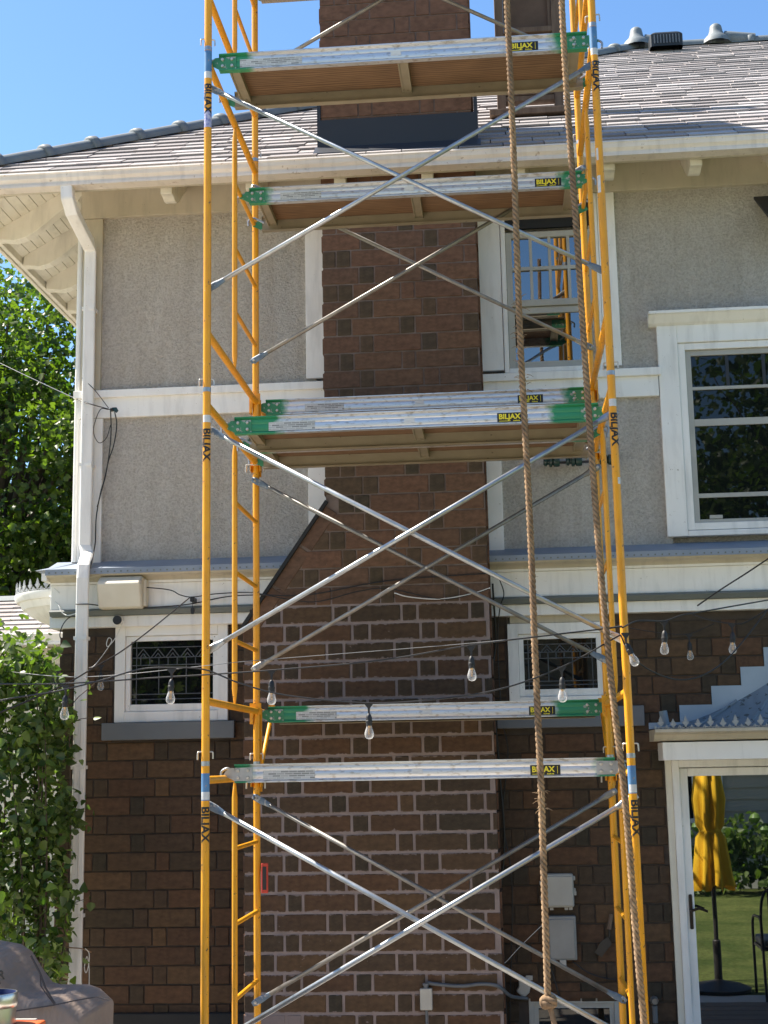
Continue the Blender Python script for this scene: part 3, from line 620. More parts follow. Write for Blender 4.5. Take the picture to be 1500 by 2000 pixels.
def finial(loc, s):
    mb = MB(); vs_ = []
    pr = [(.20, -.05), (.19, .0), (.15, .05), (.11, .09), (.09, .14), (.085, .18), (.075, .22), (.05, .245), (.02, .255), (0, .256)]
    mb.lathe([(a*s, b*s) for a, b in pr], 14); mb.tube([(.1*s, 0, .03*s), (.5*s, 0, .0)], [.11*s, .085*s], 12)
    o = smoothed(mb.obj('finial', 'tile')); o.location = loc; sub(o, roof)
finial((XR, YR-.05, zr_+.02), .85); 
P_ = px(1400, 95, YR); finial((P_.x, YR, zr_+.03), .85)
P_ = px(1302, 104, YR-.5)
v = MB(); v.lathe([(.20, 0), (.20, .16), (.16, .20), (0, .205)], 4, a0=math.pi/4, a1=math.pi/4+2*math.pi)
o = v.obj('roof_vent', 'vent', None, bev=.03); o.location = (P_.x, YR-.45, rz(YR-.45)+.02); o.scale = (1.25, .8, .9); sub(o, roof)
for i in range(9):
    o2 = MB().box(-.006, .006, -.004, .004, -.05, .05).obj('vent_slat', 'greytrim'); o2.location = (P_.x-.13+.033*i, YR-.45-.118, rz(YR-.45)+.10); sub(o2, roof)
# dark shed awning at the right edge
p1 = px(1472, 389, YW); p2 = px(1502, 428, 2.32)
aw = part('awning', MB().add([p1, p2, (5, 2.32, p2.z), (5, YW, p1.z), p1+Vector((0, 0, .02)), p2+Vector((0, 0, .02)), (5, 2.32, p2.z+.02), (5, YW, p1.z+.02)], [(0, 1, 2, 3), (4, 7, 6, 5), (0, 4, 5, 1), (1, 5, 6, 2), (2, 6, 7, 3), (3, 7, 4, 0)]), 'awn'); aw['label'] = 'dark metal awning under the eave'

# ---- downspout
pts = [(132, 360, 2.06), (133, 388, 2.06), (140, 412, 2.12), (172, 474, 2.50), (177, 492, 2.585), (176, 700, 2.59), (173, 1066, 2.59), (171, 1086, 2.56), (163, 1112, 2.40), (162, 1130, 2.375), (158, 1500, 2.375), (152, 1915, 2.375)]
P_ = [px(*q) for q in pts]
for i in (5, 6): P_[i].x = P_[4].x
for i in (10, 11): P_[i].x = P_[9].x
P_.append(Vector((P_[-1].x, 2.375, .05)))
ds = part('downspout', MB().tube(P_, .062, 4, True, math.pi/4, (0, 1, 0)), 'white', bev=.012)
for z_ in (1.0, 2.0, 2.9): sub(MB().box(P_[-1].x-.047, P_[-1].x+.047, 2.328, 2.42, z_, z_+.025).obj('strap', 'white'), ds)
for z_ in (4.2, 5.4): sub(MB().box(P_[5].x-.047, P_[5].x+.047, 2.543, YW-.02, z_, z_+.025).obj('strap', 'white'), ds)
mb = MB()
for k in range(4): mb.box(P_[-1].x-.033+.0165*k, P_[-1].x-.027+.0165*k, 2.3295, 2.333, .1, 3.05)
sub(mb.obj('flute', 'white'), ds)

# ------------------------------------------------------------------ chimney
chim = thing('chimney', 'tall brown brick chimney with a sloped shoulder and pink lower mortar', 'chimney', (0, 0, 0))
XL0, XL1, XRr = -.217, .362, lambda z: 1.493-(z-1.29)*.0045
ZS0, ZS1 = Z(478, 1222, YC), Z(640, 984, YC)
def chL(z): return XL0 if z < ZS0 else (XL1-.0 if z > ZS1 else XL0+(XL1-XL0)*(z-ZS0)/(ZS1-ZS0))
ZM = 3.12; ZT = 8.75
def core(z0, z1, m, name):
    zz = sorted(set([z0, z1]+[q for q in (ZS0, ZS1) if z0 < q < z1])); poly = [(chL(z)+.004, z) for z in zz]+[(XRr(z)-.004, z) for z in zz[::-1]]
    MB().prism(poly, .62, Matrix.Translation((0, YC, 0))).obj(name, m, chim)
core(-.1, ZM, 'mortar_pink', 'mortar_core'); core(ZM+.001, ZT, 'mortar_old', 'mortar_core')
JC = .0195
lower = course_list(chL, XRr, .12, ZM-.02, JC, [], 11); upper = course_list(lambda z: chL(z)+(.10 if ZS0-.05 < z < ZS1 else 0), XRr, ZM-.0, ZT-.1, .011, [], 12)
gut = [b for b in upper if 6.16 < b[1] < 6.75]; upper = [b for b in upper if not 6.16 < b[1] < 6.75]
lay(lower, YC, chim, 'cbrick', 'cbrickd', 175, JC, .0065); lay(upper+gut, YC, chim, 'ubrick', 'ubrickd', 125, .011, .007)
sm = MB(); sm2 = MB()
for k in range(0, 67):
    za, zb_ = k*CH+.008, (k+1)*CH-.008
    if zb_ > ZT: break
    for side in (0, 1):
        if side == 0 and zb_ > ZS0 and za < ZS1: continue
        xs = chL((za+zb_)/2)-.004 if side == 0 else XRr((za+zb_)/2)+.004; y = YC+.02+(.11 if k % 2 else .0); i = 0
        while y < YC+.6:
            w_ = .33 if i % 2 == 0 else .095; (sm if i % 2 == 0 else sm2).box(xs-.006, xs+.006, y, min(y+w_, YC+.61), za, zb_); y += w_+.015; i += 1
for q, mm in ((sm, 'ubrick'), (sm2, 'ubrickd')): o = q.obj('side_brickwork', mm, chim); o['kind'] = 'stuff'
# sloped shoulder: brick-on-edge course with a slate coping
sdir = Vector((XL1-XL0, 0, ZS1-ZS0)); Ls = sdir.length; sdir.normalize(); sn = Vector((-sdir.z, 0, sdir.x))
for k in range(3):
    a = Vector((XL0, YC, ZS0))+sdir*(Ls*k/3+.01); b = Vector((XL0, YC, ZS0))+sdir*(Ls*(k+1)/3-.012)
    q = [a-sn*.012, b-sn*.012, b-sn*.105, a-sn*.105]
    MB().prism([(v_.x, v_.z) for v_ in q], .05, Matrix.Translation((0, YC-.009, 0))).obj('shoulder_brick', 'ubrick', chim, bev=.004)
a = Vector((XL0, YC, ZS0))-sdir*.02; b = a+sdir*(Ls+.04)
MB().prism([(v_.x, v_.z) for v_ in (a+sn*.012, b+sn*.012, b-sn*.012, a-sn*.012)], .68, Matrix.Translation((0, YC-.03, 0))).obj('coping', 'foundation', chim)
for x0, x1, y0, y1, z0, z1 in ((.335, 1.51, YC-.022, YC-.008, rz(2.22), 6.66), (.335, .36, YC-.02, 2.9, rz(2.22), 6.9), (1.485, 1.51, YC-.02, 2.9, rz(2.22), 6.9)):
    MB().box(x0, x1, y0, y1, z0, z1).obj('flashing', 'flashing', chim)
MB().extx([(2.10, rz(2.10)+.012), (2.235, 6.44), (2.235, 6.455), (2.10, rz(2.10)+.02)], .32, 1.53).obj('flashing_apron', 'flashing', chim)
for i in range(3): MB().box(.28-.03*i, 1.55+.03*i, YC-.05-.03*i, YC+.67+.03*i, ZT+.09*i, ZT+.09*i+.088).obj('chimney_cap', 'ubrick', chim)

# ------------------------------------------------------------------ scaffold
PR, HF, JZ = .0215, 2.0, 2.02              # post radius, frame height, tier pitch
YB = 1.524; YLAD = .80
def ztier(k): return .005+JZ*k
def cyl(p, q, r, n=14, pinch=None):
    if not pinch: return MB().tube([p, q], r, n)
    p, q = Vector(p), Vector(q); d = (q-p).normalized(); L = (q-p).length
    return MB().tube([p, p+d*.03, p+d*.09, q-d*.09, q-d*.03, q], [r*.35, r*.6, r, r, r*.6, r*.35], n)
_sh = {}
def shared(key, fn, m):
    if key not in _sh:
        mb = fn(); me = mb.mesh(key[0]); me.shade_smooth()
        try: me.set_sharp_from_angle(angle=R(40))
        except Exception: pass
        me.materials.append(M[m] if isinstance(m, str) else m); _sh[key] = me
    return _sh[key]
def child(name, key, fn, m, parent, loc=(0, 0, 0), rot=(0, 0, 0)):
    o = bpy.data.objects.new(name, shared((name,)+key, fn, m)); COL.objects.link(o); o.parent = parent; o.location = loc; o.rotation_euler = rot; return o
TIER = ['lowest', 'second', 'third', 'topmost']
def pin_mb(s):
    return MB().tube(bezier([(s*.040, -.012, -.04), (s*.039, -.012, -.010), (s*.034, -.010, 0), (0, 0, 0), (-s*.032, .008, .0), (-s*.037, .01, -.010), (-s*.037, .01, -.036)], 4), .0042, 7)
def frame(k, side):
    x = 0 if side == 'left' else 2.2125-.0037*ztier(k)
    t = thing('scaffold_section', 'yellow steel scaffold ladder frame, %s tier, %s' % (TIER[k], 'downspout side' if side == 'left' else 'patio door side'), 'scaffold frame', (x, 0, ztier(k)), 'scaffold end frames')
    if side == 'right': t.rotation_euler = (0, -.0037, 0)
    for y in (0, YB):
        child('post', (), lambda: MB().lathe([(PR*.9, 0), (PR, 0), (PR, HF), (PR*.85, HF)], 18), 'yellow', t, (0, y, 0))
        child('coupling_collar', (), lambda: MB().lathe([(PR*1.04, 0), (PR*1.04, .024)], 16), 'galv', t, (0, y, HF-.002))
        child('coupling_pin', (side,), lambda: pin_mb(-1 if side == 'left' else 1), 'pinsteel', t, (0, y-.0, .05))
        for zz in (.58, 1.80):
            child('brace_stud', (y > 0,), lambda: MB().lathe([(.007, -.05), (.007, .0), (.012, 0), (.012, -.008), (.0, -.008)], 8, (0, 0, 0), 'Y'), 'pinsteel', t, (0, y+.07 if y < 1 else y-.02, zz))
    for z in (.315, 1.925): child('bearer', (), lambda: cyl((0, .015, 0), (0, YB-.015, 0), .0205), 'yellow', t, (0, 0, z))
    child('ladder_post', (), lambda: cyl((0, 0, .33), (0, 0, 1.908), .0165, 12, 1), 'yellow', t, (0, YLAD, 0))
    for z in (.70, 1.11, 1.53): child('rung', (), lambda: cyl((0, 0, 0), (0, YB-YLAD, 0), .0135, 10), 'yellow', t, (0, YLAD, z))
    for z, h, m in ((HF-.075, .14, 'bluepaint'),):
        if k in (0, 2): child('paint_band', (k,), lambda: MB().lathe([(PR*1.012, -h/2), (PR*1.012, h/2)], 18), m, t, (0, 0, z if k == 2 else HF-.11))
    child('sticker', (), lambda: MB().lathe([(PR*1.015, -.02), (PR*1.015, .02)], 16, a0=-2.6, a1=.2), 'sticker', t, (0, 0, 1.845))
    if (k, side) == (2, 'left'): child('label_strip', (), lambda: MB().lathe([(PR*1.015, -.05), (PR*1.015, .05)], 16, a0=-2.7, a1=.3), 'bluelabel', t, (0, 0, 1.575))
    if (k, side) == (1, 'right'):
        for zz in (1.42,): child('torn_label', (), lambda: MB().lathe([(PR*1.015, -.018), (PR*1.02, .018)], 6, a0=-1.3, a1=-.3), 'sticker', t, (0, 0, zz))
    if (k, side) == (2, 'right'):
        child('torn_label', (2,), lambda: MB().lathe([(PR*1.015, -.09), (PR*1.02, .01)], 6, a0=-2.6, a1=-1.7), 'sticker', t, (0, 0, 1.10)); child('torn_label', (3,), lambda: MB().lathe([(PR*1.015, -.02), (PR*1.02, .05)], 6, a0=-2.5, a1=-1.9), 'sticker', t, (0, 0, 1.22))
    flip = 1 if side == 'right' else -1
    a = .25 if side == 'right' else .1      # lettering wraps the front of the post, read along it
    if k < 3:
        o = letter('BILJAX', .062, 'black', t, (0, 0, 0), (0, 0, 0)); o.matrix_local = Matrix.Translation((math.sin(a)*PR, -math.cos(a)*PR, 1.70)) @ Matrix.Rotation(a, 4, 'Z') @ Matrix(((0, 1, 0, 0), (0, 0, -1, 0), (-1, 0, 0, 0), (0, 0, 0, 1)))
        bb = bmesh.new(); bb.from_mesh(o.data)
        for q in range(-8, 9): bmesh.ops.bisect_plane(bb, geom=bb.verts[:]+bb.edges[:]+bb.faces[:], plane_co=(0, q*.0034, 0), plane_no=(0, 1, 0))
        bb.to_mesh(o.data); bb.free()
        for v in o.data.vertices:
            b_ = v.co.y/PR; r2 = PR*1.03+max(v.co.z, 0); v.co.y = r2*math.sin(b_); v.co.z = r2*math.cos(b_)-PR
    return t
FR = {}
for k in range(4):
    for s_ in ('left', 'right'): FR[k, s_] = frame(k, s_)
for s_, x in (('left', 0), ('right', 2.2125)):
    for y in (0, YB):
        t = thing('base_plate', 'steel base plate under the %s %s scaffold post' % ('house-side' if y else 'garden-side', 'downspout-side' if s_ == 'left' else 'door-side'), 'base plate', (x, y, 0))
        child('plate', (), lambda: MB().box(-.075, .075, -.075, .075, -.002, .006), 'galv2', t); child('stem', (), lambda: MB().lathe([(.018, .006), (.018, .12), (0, .12)], 10), 'galv2', t)
def strap_tube(p, q, r, bluea, blueb, m, parent):    # brace leg: round tube with flattened ends
    p, q = Vector(p), Vector(q); d = (q-p).normalized(); L = (q-p).length
    MB().tube([p+d*.10, q-d*.10], r, 10).obj('brace_tube', m, parent).data.shade_smooth()
    side = Vector((0, 1, 0)); upv = d.cross(side).normalized()
    for e, s_, bl in ((p, 1, bluea), (q, -1, blueb)):
        mb = MB(); rows = [(-.022, .014, .003), (0, .021, .003), (.05, .021, .0035), (.075, .017, .008), (.105, r*1.02, r*1.02)]; vs_ = []
        for (t_, hw, th) in rows:
            c_ = e+d*s_*t_
            vs_ += [c_+upv*hw*math.cos(a)+side*th*math.sin(a) for a in [2*math.pi*i/10 for i in range(10)]]
        mb.add(vs_, [(i*10+j, i*10+(j+1) % 10, (i+1)*10+(j+1) % 10, (i+1)*10+j) for i in range(4) for j in range(10)]+[tuple(range(10))])
        mb.obj('flattened_end', 'braceblue' if bl else m, parent).data.shade_smooth()
        MB().lathe([(0, -.012), (.009, -.01), (.009, .006)], 8, tuple(e), 'Y').obj('bolt', 'pinsteel', parent)
def brace(k, rear, blues):
    y = YB-.04 if rear else .055
    z = ztier(k); xr = 2.2125-.0037*z
    t = thing('cross_brace', 'crossed %s steel brace tubes, %s side, %s tier' % ('dull grey' if rear else 'shiny grey', 'house' if rear else 'garden', TIER[k]), 'cross brace', (0, 0, 0), 'scaffold cross braces')
    m = 'galv2' if rear else 'galv'
    strap_tube((0, y, z+1.80), (xr, y, z+.58), .0135, blues[0], blues[1], m, t)
    strap_tube((0, y-.028, z+.58), (xr, y-.028, z+1.80), .0135, blues[2], blues[3], m, t)
    MB().lathe([(0, -.03), (.008, -.028), (.008, .02)], 8, (xr/2, y-.014, z+1.19), 'Y').obj('rivet', 'pinsteel', t)
brace(0, 0, (1, 0, 0, 0)); brace(1, 0, (1, 0, 0, 0)); brace(2, 0, (1, 1, 1, 1)); brace(0, 1, (1, 1, 1, 0)); brace(1, 1, (1, 1, 0, 0)); brace(2, 1, (0, 0, 1, 0)); brace(3, 1, (0, 0, 0, 0))

PL = 2.10
def plank(y, ztop, label, ali, front=(.12, .33), logo=.62, green=True, x0=.058, tilt=0.):
    t = thing('scaffold_plank', label, 'plank', (x0+PL/2, y, ztop), 'aluminium scaffold planks'); t.rotation_euler = (0, tilt, 0)
    h, wd = .102, .483
    def rail(): # C-channel, web at y=0
        return MB().extx([(-.014, 0), (.03, 0), (.03, -.006), (.004, -.010), (.002, -.016), (.0, -.022), (.0, -.040), (.002, -.044), (.0, -.048), (.0, -.078), (.002, -.084), (-.004, -.092), (-.012, -.096), (-.012, -h), (.03, -h), (.03, -h+.005), (.006, -.09), (.006, -.012), (-.014, -.006)], -PL/2, PL/2)
    child('side_rail', (ali,), rail, ALU[ali], t, (0, 0, 0))
    o = child('side_rail', (9,), rail, 'railback', t, (0, wd, 0), (0, 0, math.pi))
    o2 = child('plywood_deck', (), lambda: MB().box(-PL/2+.05, PL/2-.05, .012, wd-.012, -.026, -.010), 'ply', t)
    for xx in (-PL/2+.07, 0, PL/2-.07):
        child('cross_rib', (abs(xx) > .1,), lambda: MB().box(-.022, .022, .007, wd-.007, -.058, -.027).box(-.03, -.022, .007, wd-.007, -.064, -.027).box(.022, .03, .007, wd-.007, -.064, -.027), 'railback', t, (xx, 0, 0))
    for s_ in (-1, 1):
        for yy in (0, wd-.012):
            mb = MB().prism([(PL/2-.10, -.018), (PL/2+.02, -.020), (PL/2+.05, -.035), (PL/2+.065, -.06), (PL/2+.03, -.075), (PL/2+.0, -.092), (PL/2-.10, -.092)] if s_ > 0 else [(-PL/2+.10, -.018), (-PL/2-.02, -.020), (-PL/2-.05, -.035), (-PL/2-.065, -.06), (-PL/2-.03, -.075), (-PL/2, -.092), (-PL/2+.10, -.092)], .008, Matrix.Translation((0, yy-.0045 if yy < .1 else yy+.009, 0)))
            mb.obj('hook_plate', 'green' if (green or yy > 0) else 'galv', t)
            if yy == 0:
                for a_, b_ in ((.02, -.034), (.075, -.034), (.02, -.074), (.075, -.074)):
                    child('bolt', (), lambda: MB().lathe([(.0, -.010), (.008, -.009), (.010, -.004), (.010, .002)], 8, (0, 0, 0), 'Y'), 'green' if green else 'pinsteel', t, (s_*(PL/2-a_), -.005, b_))
        child('hook', (s_,), lambda: MB().tube(bezier([(-s_*.02, 0, -.06), (s_*.03, 0, -.03), (s_*.055, 0, -.022), (s_*.085, 0, -.04), (s_*.085, 0, -.075)], 4), .007, 6), 'galv', t, (s_*PL/2, .05, 0)); child('hook', (s_,), None, 'galv', t, (s_*PL/2, wd-.05, 0))
    # stickers on the front rail
    xl = -PL/2+front[0]+front[1]/2
    child('notice', (front[1],), lambda: MB().box(-front[1]/2, front[1]/2, -.0012, .0005, -.025, .025), 'notice', t, (xl, -.0008, -.062))
    xs = -PL/2+PL*logo
    lg = child('logo_sticker', (), lambda: MB().box(-.082, .082, -.0012, .0005, -.027, .027), 'black', t, (xs, -.0008, -.062))
    for (body, size, lx, lz) in (('BILJAX', .042, -.012, .003), ('Scaffolds', .011, .028, -.021)):
        o = letter(body, size, 'yprint', lg, (lx, -.0016, lz), (R(90), 0, 0))
    child('logo_bar', (), lambda: MB().box(-.066, .0, -.0006, .0006, -.0018, .0018), 'yprint', lg, (-.006, -.0014, -.0215)); child('logo_bar', (2,), lambda: MB().box(-.0012, .0012, -.0006, .0006, -.02, .02), 'yprint', lg, (.066, -.0014, 0))
    child('tag', (), lambda: MB().box(-.03, .03, -.0012, .0005, -.013, .013), 'sticker', t, (-.03, -.0008, -.056))
    return t
plank(.50, Z(457, 1493, .5)+.0, 'aluminium scaffold plank on the lowest bearer, garden side', 3, (.16, .29), .82, False)
plank(.50, 4.0, 'aluminium scaffold plank on the second bearer, garden side, bright green painted ends', 2, (.20, .27), .765)
plank(1.0, 4.0, 'aluminium scaffold plank on the second bearer, behind the garden-side one', 0)
plank(.035, 6.035, 'aluminium scaffold plank on the third bearer, with green hooked ends and brown plywood underside', 1, (.12, .36), .83)
zz = Z(484, 371, 1.0)
plank(.985, zz, 'aluminium scaffold plank resting on the ladder rungs under the gutter', 0, (.20, .26), .90)
plank(1.62, 2.372, 'aluminium scaffold plank on the lower side brackets against the chimney', 2, (.18, .26), .83)
plank(1.58, 4.385, 'aluminium scaffold plank on the upper side brackets against the chimney', 0, (.26, .26), .83)
plank(.985, Z(560, 3, 1.468)+.104, 'aluminium scaffold plank on the topmost ladder rungs beside the chimney', 0)
# side brackets
def sbracket(k, side):
    z = ztier(k)+.315; x = 0 if side == 'left' else 2.2125-.0037*z
    t = thing('side_bracket', 'yellow side bracket on the house-side post, %s level, %s' % ('lower' if k == 1 else 'upper', 'downspout side' if side == 'left' else 'patio door side'), 'bracket', (x, YB, z), 'scaffold side brackets')
    s_ = 1 if side == 'left' else -1
    child('hook_plate', (s_,), lambda: MB().box(-.035*s_-.004, -.035*s_+.004, -.03, .04, -.08, .05).prism([(-.036, .05), (.034, .05), (.034, -.02), (.02, -.02), (.012, .02), (-.012, .02), (-.02, -.08), (-.036, -.08)], .006, Matrix.Translation((0, -.032, 0))), 'yellow', t)
    child('channel', (), lambda: MB().box(-.006, .006, .022, .034, -.5, .02).box(.006, .03, .024, .030, -.5, .02), 'yellow', t)
    child('arm', (), lambda: cyl((0, .02, 0), (0, .60, 0), .0205), 'yellow', t)
    child('strut', (), lambda: cyl((0, .55, -.02), (0, .04, -.44), .0135, 10), 'yellow', t)
    child('end_stop', (), lambda: MB().box(-.02, .02, .57, .60, .0, .06), 'yellow', t)
    child('clamp_shoe', (), lambda: MB().box(-.034, -.028, -.035, .035, -.03, .03).box(.028, .034, -.035, .035, -.03, .03).box(-.034, .034, .028, .034, -.03, .03), 'yellow', t, (0, 0, -.44))
    child('clamp_pin', (s_,), lambda: MB().tube(bezier([(-.06, -.036, -.05), (-.058, -.036, -.01), (-.05, -.036, 0), (.05, -.036, 0), (.058, -.036, -.01), (.058, -.036, -.05)], 4), .005, 6), 'pinsteel', t, (0, 0, -.43))
for k in (1, 2):
    for s_ in ('left', 'right'): sbracket(k, s_)

# red spirit level tag hanging by the ladder
t = thing('spirit_level', 'small red plastic spirit level hung on the ladder post beside the chimney', 'spirit level', tuple(px(517, 1715, 1.50)))
MB().box(-.021, .021, -.01, .01, -.09, .09).obj('body', 'red', t, bev=.004); MB().box(-.012, .012, -.0115, -.0095, -.07, .07).obj('vial', 'awn', t)

# ------------------------------------------------------------------ ropes
def rope(path, label, frays=(), knot=None):
    P = bezier([px(*q) for q in path], 40); t = thing('rope', label, 'rope', tuple(P[-1]))
    base = P[-1].copy(); L = 0; acc = [0]
    for a, b in zip(P[:-1], P[1:]): L += (b-a).length; acc.append(L)
    n = int(L/.0085); pitch = .085; pts = []
    j = 0
    for i in range(n+1):
        s_ = L*i/n
        while j < len(acc)-2 and acc[j+1] < s_: j += 1
        u_ = (s_-acc[j])/max(1e-6, acc[j+1]-acc[j]); pts.append((P[j].lerp(P[j+1], u_), s_))
    for k in range(3):
        mb = MB(); mb.tube([p-base+Vector((math.cos(2*math.pi*(s_/pitch+k/3)), math.sin(2*math.pi*(s_/pitch+k/3)), 0))*.0102 for p, s_ in pts], .0088, 6)
        mb.obj('strand', 'rope', t).data.shade_smooth()
    fb = MB()
    for (x, y, nf) in frays:
        c_ = px(x, y, path[0][2])-base
        for i in range(nf):
            a = random.uniform(0, 6.28); p = c_+Vector((math.cos(a)*.015, math.sin(a)*.015, random.uniform(-.05, .05))); d_ = Vector((math.cos(a), math.sin(a)*.6, random.uniform(-.8, .5)))*random.uniform(.012, .045)
            fb.tube([p, p+d_*.6+Vector((0, 0, .004)), p+d_], [.0022, .0016, .0008], 4)
    for p, s_ in pts[::3]:
        if random.random() < .5:
            a = random.uniform(0, 6.28); q = p-base+Vector((math.cos(a)*.014, math.sin(a)*.014, 0)); fb.tube([q, q+Vector((math.cos(a)*random.uniform(.006, .018), math.sin(a)*.01, random.uniform(-.014, .006)))], [.0009, .0004], 3)
    fo = fb.obj('loose_fibre', 'rope', t); fo['kind'] = 'stuff'
    if knot:
        c_ = px(*knot)-base
        for q in range(3):
            MB().tube([c_+Matrix.Rotation(q*1.1, 3, 'X') @ Vector((math.cos(a)*.031, math.sin(a)*.024, (q-1)*.012+math.sin(a*2)*.008)) for a in [6.2832*i/18 for i in range(19)]], .0135, 8).obj('knot_turn', 'rope', t).data.shade_smooth()
        MB().tube(bezier([c_, c_+Vector((.012, 0, -.05)), c_+Vector((.03, -.01, -.14)), c_+Vector((.045, 0, -.30))], 6), [.018, .017, .0155, .015, .014, .014, .013, .013, .013, .013, .013, .013, .013, .013, .013, .013, .013, .013, .012][:19], 8).obj('tail', 'rope', t).data.shade_smooth()
    return t
rope([(985, -180, -.13), (990, 0, -.13), (1003, 300, -.13), (1015, 640, -.13), (1034, 1000, -.13), (1046, 1300, -.13), (1056, 1520, -.13), (1062, 1700, -.13), (1070, 1950, -.13)], 'frayed tan rope hanging straight, ending in a knot above the basement window', ((1014, 590, 8), (1015, 650, 14), (1017, 690, 8), (1024, 745, 12), (1059, 1560, 12), (1060, 1590, 8)), (1071, 1955, -.13))
rope([(1092, -180, -.13), (1097, 0, -.13), (1108, 200, -.13), (1125, 440, -.13), (1148, 780, -.13), (1172, 1100, -.13), (1196, 1350, -.13), (1214, 1500, -.13), (1226, 1620, -.13), (1240, 1800, -.13), (1258, 2000, -.13), (1270, 2120, -.13)], 'tan twisted rope running down along the patio-door-side scaffold post', ((1186, 1250, 5),))

# ------------------------------------------------------------------ string lights
def strand(path, label, bulbs, r=.0042, name='string_light', cat='string light'):
    P = bezier([px(*q) for q in path], 14); b0 = P[0].copy(); t = thing(name, label, cat, tuple(b0), 'festoon string lights')
    MB().tube([p-b0 for p in P], r, 7).obj('cable', 'cable', t).data.shade_smooth()
    for (x, y, Yd, lean) in bulbs:
        q = px(x, y, Yd)-b0; rt_ = (0, R(lean), 0)
        o = child('tee', (), lambda: MB().prism([(-.022, .006), (.022, .006), (.022, 0), (.006, -.02), (.004, -.05), (-.004, -.05), (-.006, -.02), (-.022, 0)], .009), 'rubber', t, q)
        s_ = child('socket', (), lambda: MB().lathe([(.004, 0), (.010, -.006), (.015, -.02), (.0155, -.035), (.0175, -.037), (.0175, -.045), (.0155, -.047), (.0155, -.062), (0, -.062)], 12), 'rubber', t, q+Vector((0, .004, -.046)), rt_)
        child('bulb', (), lambda: MB().lathe([(.013, -.055), (.0135, -.066), (.017, -.078), (.0222, -.094), (.0232, -.104), (.021, -.116), (.015, -.124), (.006, -.1275), (0, -.128)], 16), 'bulb', s_)
        child('filament', (), lambda: MB().tube([(-.003, 0, -.07), (-.003, 0, -.104), (.003, 0, -.104), (.003, 0, -.07)], .0012, 5).tube([(0, 0, -.062), (0, 0, -.072)], .006, 6), 'filament', s_)
Ya = -.22
strand([(-60, 1336, Ya), (0, 1336, Ya), (128, 1335, Ya), (300, 1324, Ya), (400, 1318, Ya), (530, 1309, Ya), (740, 1290, Ya), (920, 1260, Ya), (1080, 1240, -.18), (1215, 1224, -.1)], 'black cable with clear bulbs running from the shrub past the chimney to the scaffold post', [(128, 1340, Ya, 2), (530, 1310, Ya, 0), (920, 1263, Ya, 0)])
strand([(-60, 1386, Ya-.1), (0, 1368, Ya-.1), (110, 1350, Ya-.1), (200, 1328, Ya-.1), (275, 1307, Ya-.1), (335, 1304, Ya-.1), (400, 1308, Ya-.1), (470, 1335, Ya-.1), (560, 1358, Ya-.1), (720, 1373, Ya-.1), (860, 1365, Ya-.1), (980, 1345, Ya-.1), (1097, 1303, -.2), (1212, 1240, -.1)], 'lower sagging black cable with clear bulbs crossing before the leaded window and plank', [(335, 1308, Ya-.1, 3), (720, 1375, Ya-.1, 0), (1097, 1304, -.2, 1)])
strand([(1215, 1226, -.1), (1240, 1214, -.05), (1262, 1212, 0), (1297, 1213, .1), (1330, 1202, .15), (1352, 1198, .2), (1420, 1186, .4), (1500, 1172, .7), (1560, 1162, 1.)], 'black cable with one clear bulb from the scaffold post over the door-side brick wall', [(1297, 1214, .1, 3)])
strand([(1212, 1240, -.1), (1222, 1262, -.08), (1240, 1288, 0), (1275, 1312, .2), (1320, 1327, .4), (1365, 1322, .5), (1410, 1296, .6), (1450, 1254, .7), (1500, 1190, .8), (1540, 1140, .9)], 'sagging cable loop with a tilted bulb beside the scaffold post at the door', [(1222, 1238, -.1, -22)])
strand([(1352, 1200, 1.0), (1390, 1212, 1.0), (1430, 1218, 1.0), (1455, 1216, 1.0), (1500, 1190, 1.0), (1540, 1168, 1.0)], 'short cable swag with one bulb over the brick wall beside the stepped flashing', [(1430, 1219, .98, 3)])
strand([(1225, 1226, 2.45), (1290, 1236, 2.45), (1345, 1238, 2.45), (1395, 1218, 2.45)], 'thin cable swag with one bulb close to the brick wall left of the stepped flashing', [(1346, 1240, 2.45, 0)], .003)
strand([(372, 1166, 2.40), (300, 1225, 1.6), (240, 1270, 1.), (190, 1300, .5), (120, 1340, -.1), (0, 1392, -.6), (-50, 1412, -.8)], 'taut black cable from the frieze anchor down to the shrub with one small bulb', [(197, 1300, 2.3, 0)], .0045)
def wire(path, label, m='cable', r=.004, name='cable', cat='cable', k=10):
    P = bezier([px(*q) for q in path], k); b0 = P[0].copy(); o = MB().tube([p-b0 for p in P], r, 7).obj(name, m); o.location = b0; o.data.shade_smooth(); return tag(o, label, cat)
wire([(0, 1310, 2.0), (160, 1322, .2), (404, 1300, -.1), (500, 1290, .0), (900, 1258, .0), (1120, 1235, -.1), (1215, 1222, -.1)], 'thin grey support wire above the string lights', 'cableg', .0018, 'wire', 'wire')
wire([(1362, 1183, 1.9), (1410, 1150, 1.8), (1460, 1118, 1.7), (1520, 1078, 1.6)], 'taut black cable rising past the white frieze beside the door canopy', r=.005)
Yf = 2.52
wire([(232+40, 1146, 2.5), (330, 1152, Yf), (352, 1162, Yf-.03), (376, 1166, Yf-.03), (420, 1160, Yf), (480, 1157, Yf), (510, 1160, 2.2), (560, 1170, 2.2), (620, 1175, 2.2), (700, 1155, 2.2), (760, 1150, 2.2), (860, 1170, 2.2), (930, 1158, 2.2), (955, 1150, 2.2)], 'black service cable running along the white frieze and across the chimney')
wire([(174, 1180, Yf), (240, 1188, Yf), (300, 1186, Yf), (370, 1180, Yf), (440, 1166, Yf), (500, 1162, 2.22), (600, 1162, 2.22), (720, 1140, 2.22), (800, 1130, 2.22), (950, 1120, 2.22)], 'second black cable looping under the ivory equipment box to the chimney', r=.0045)
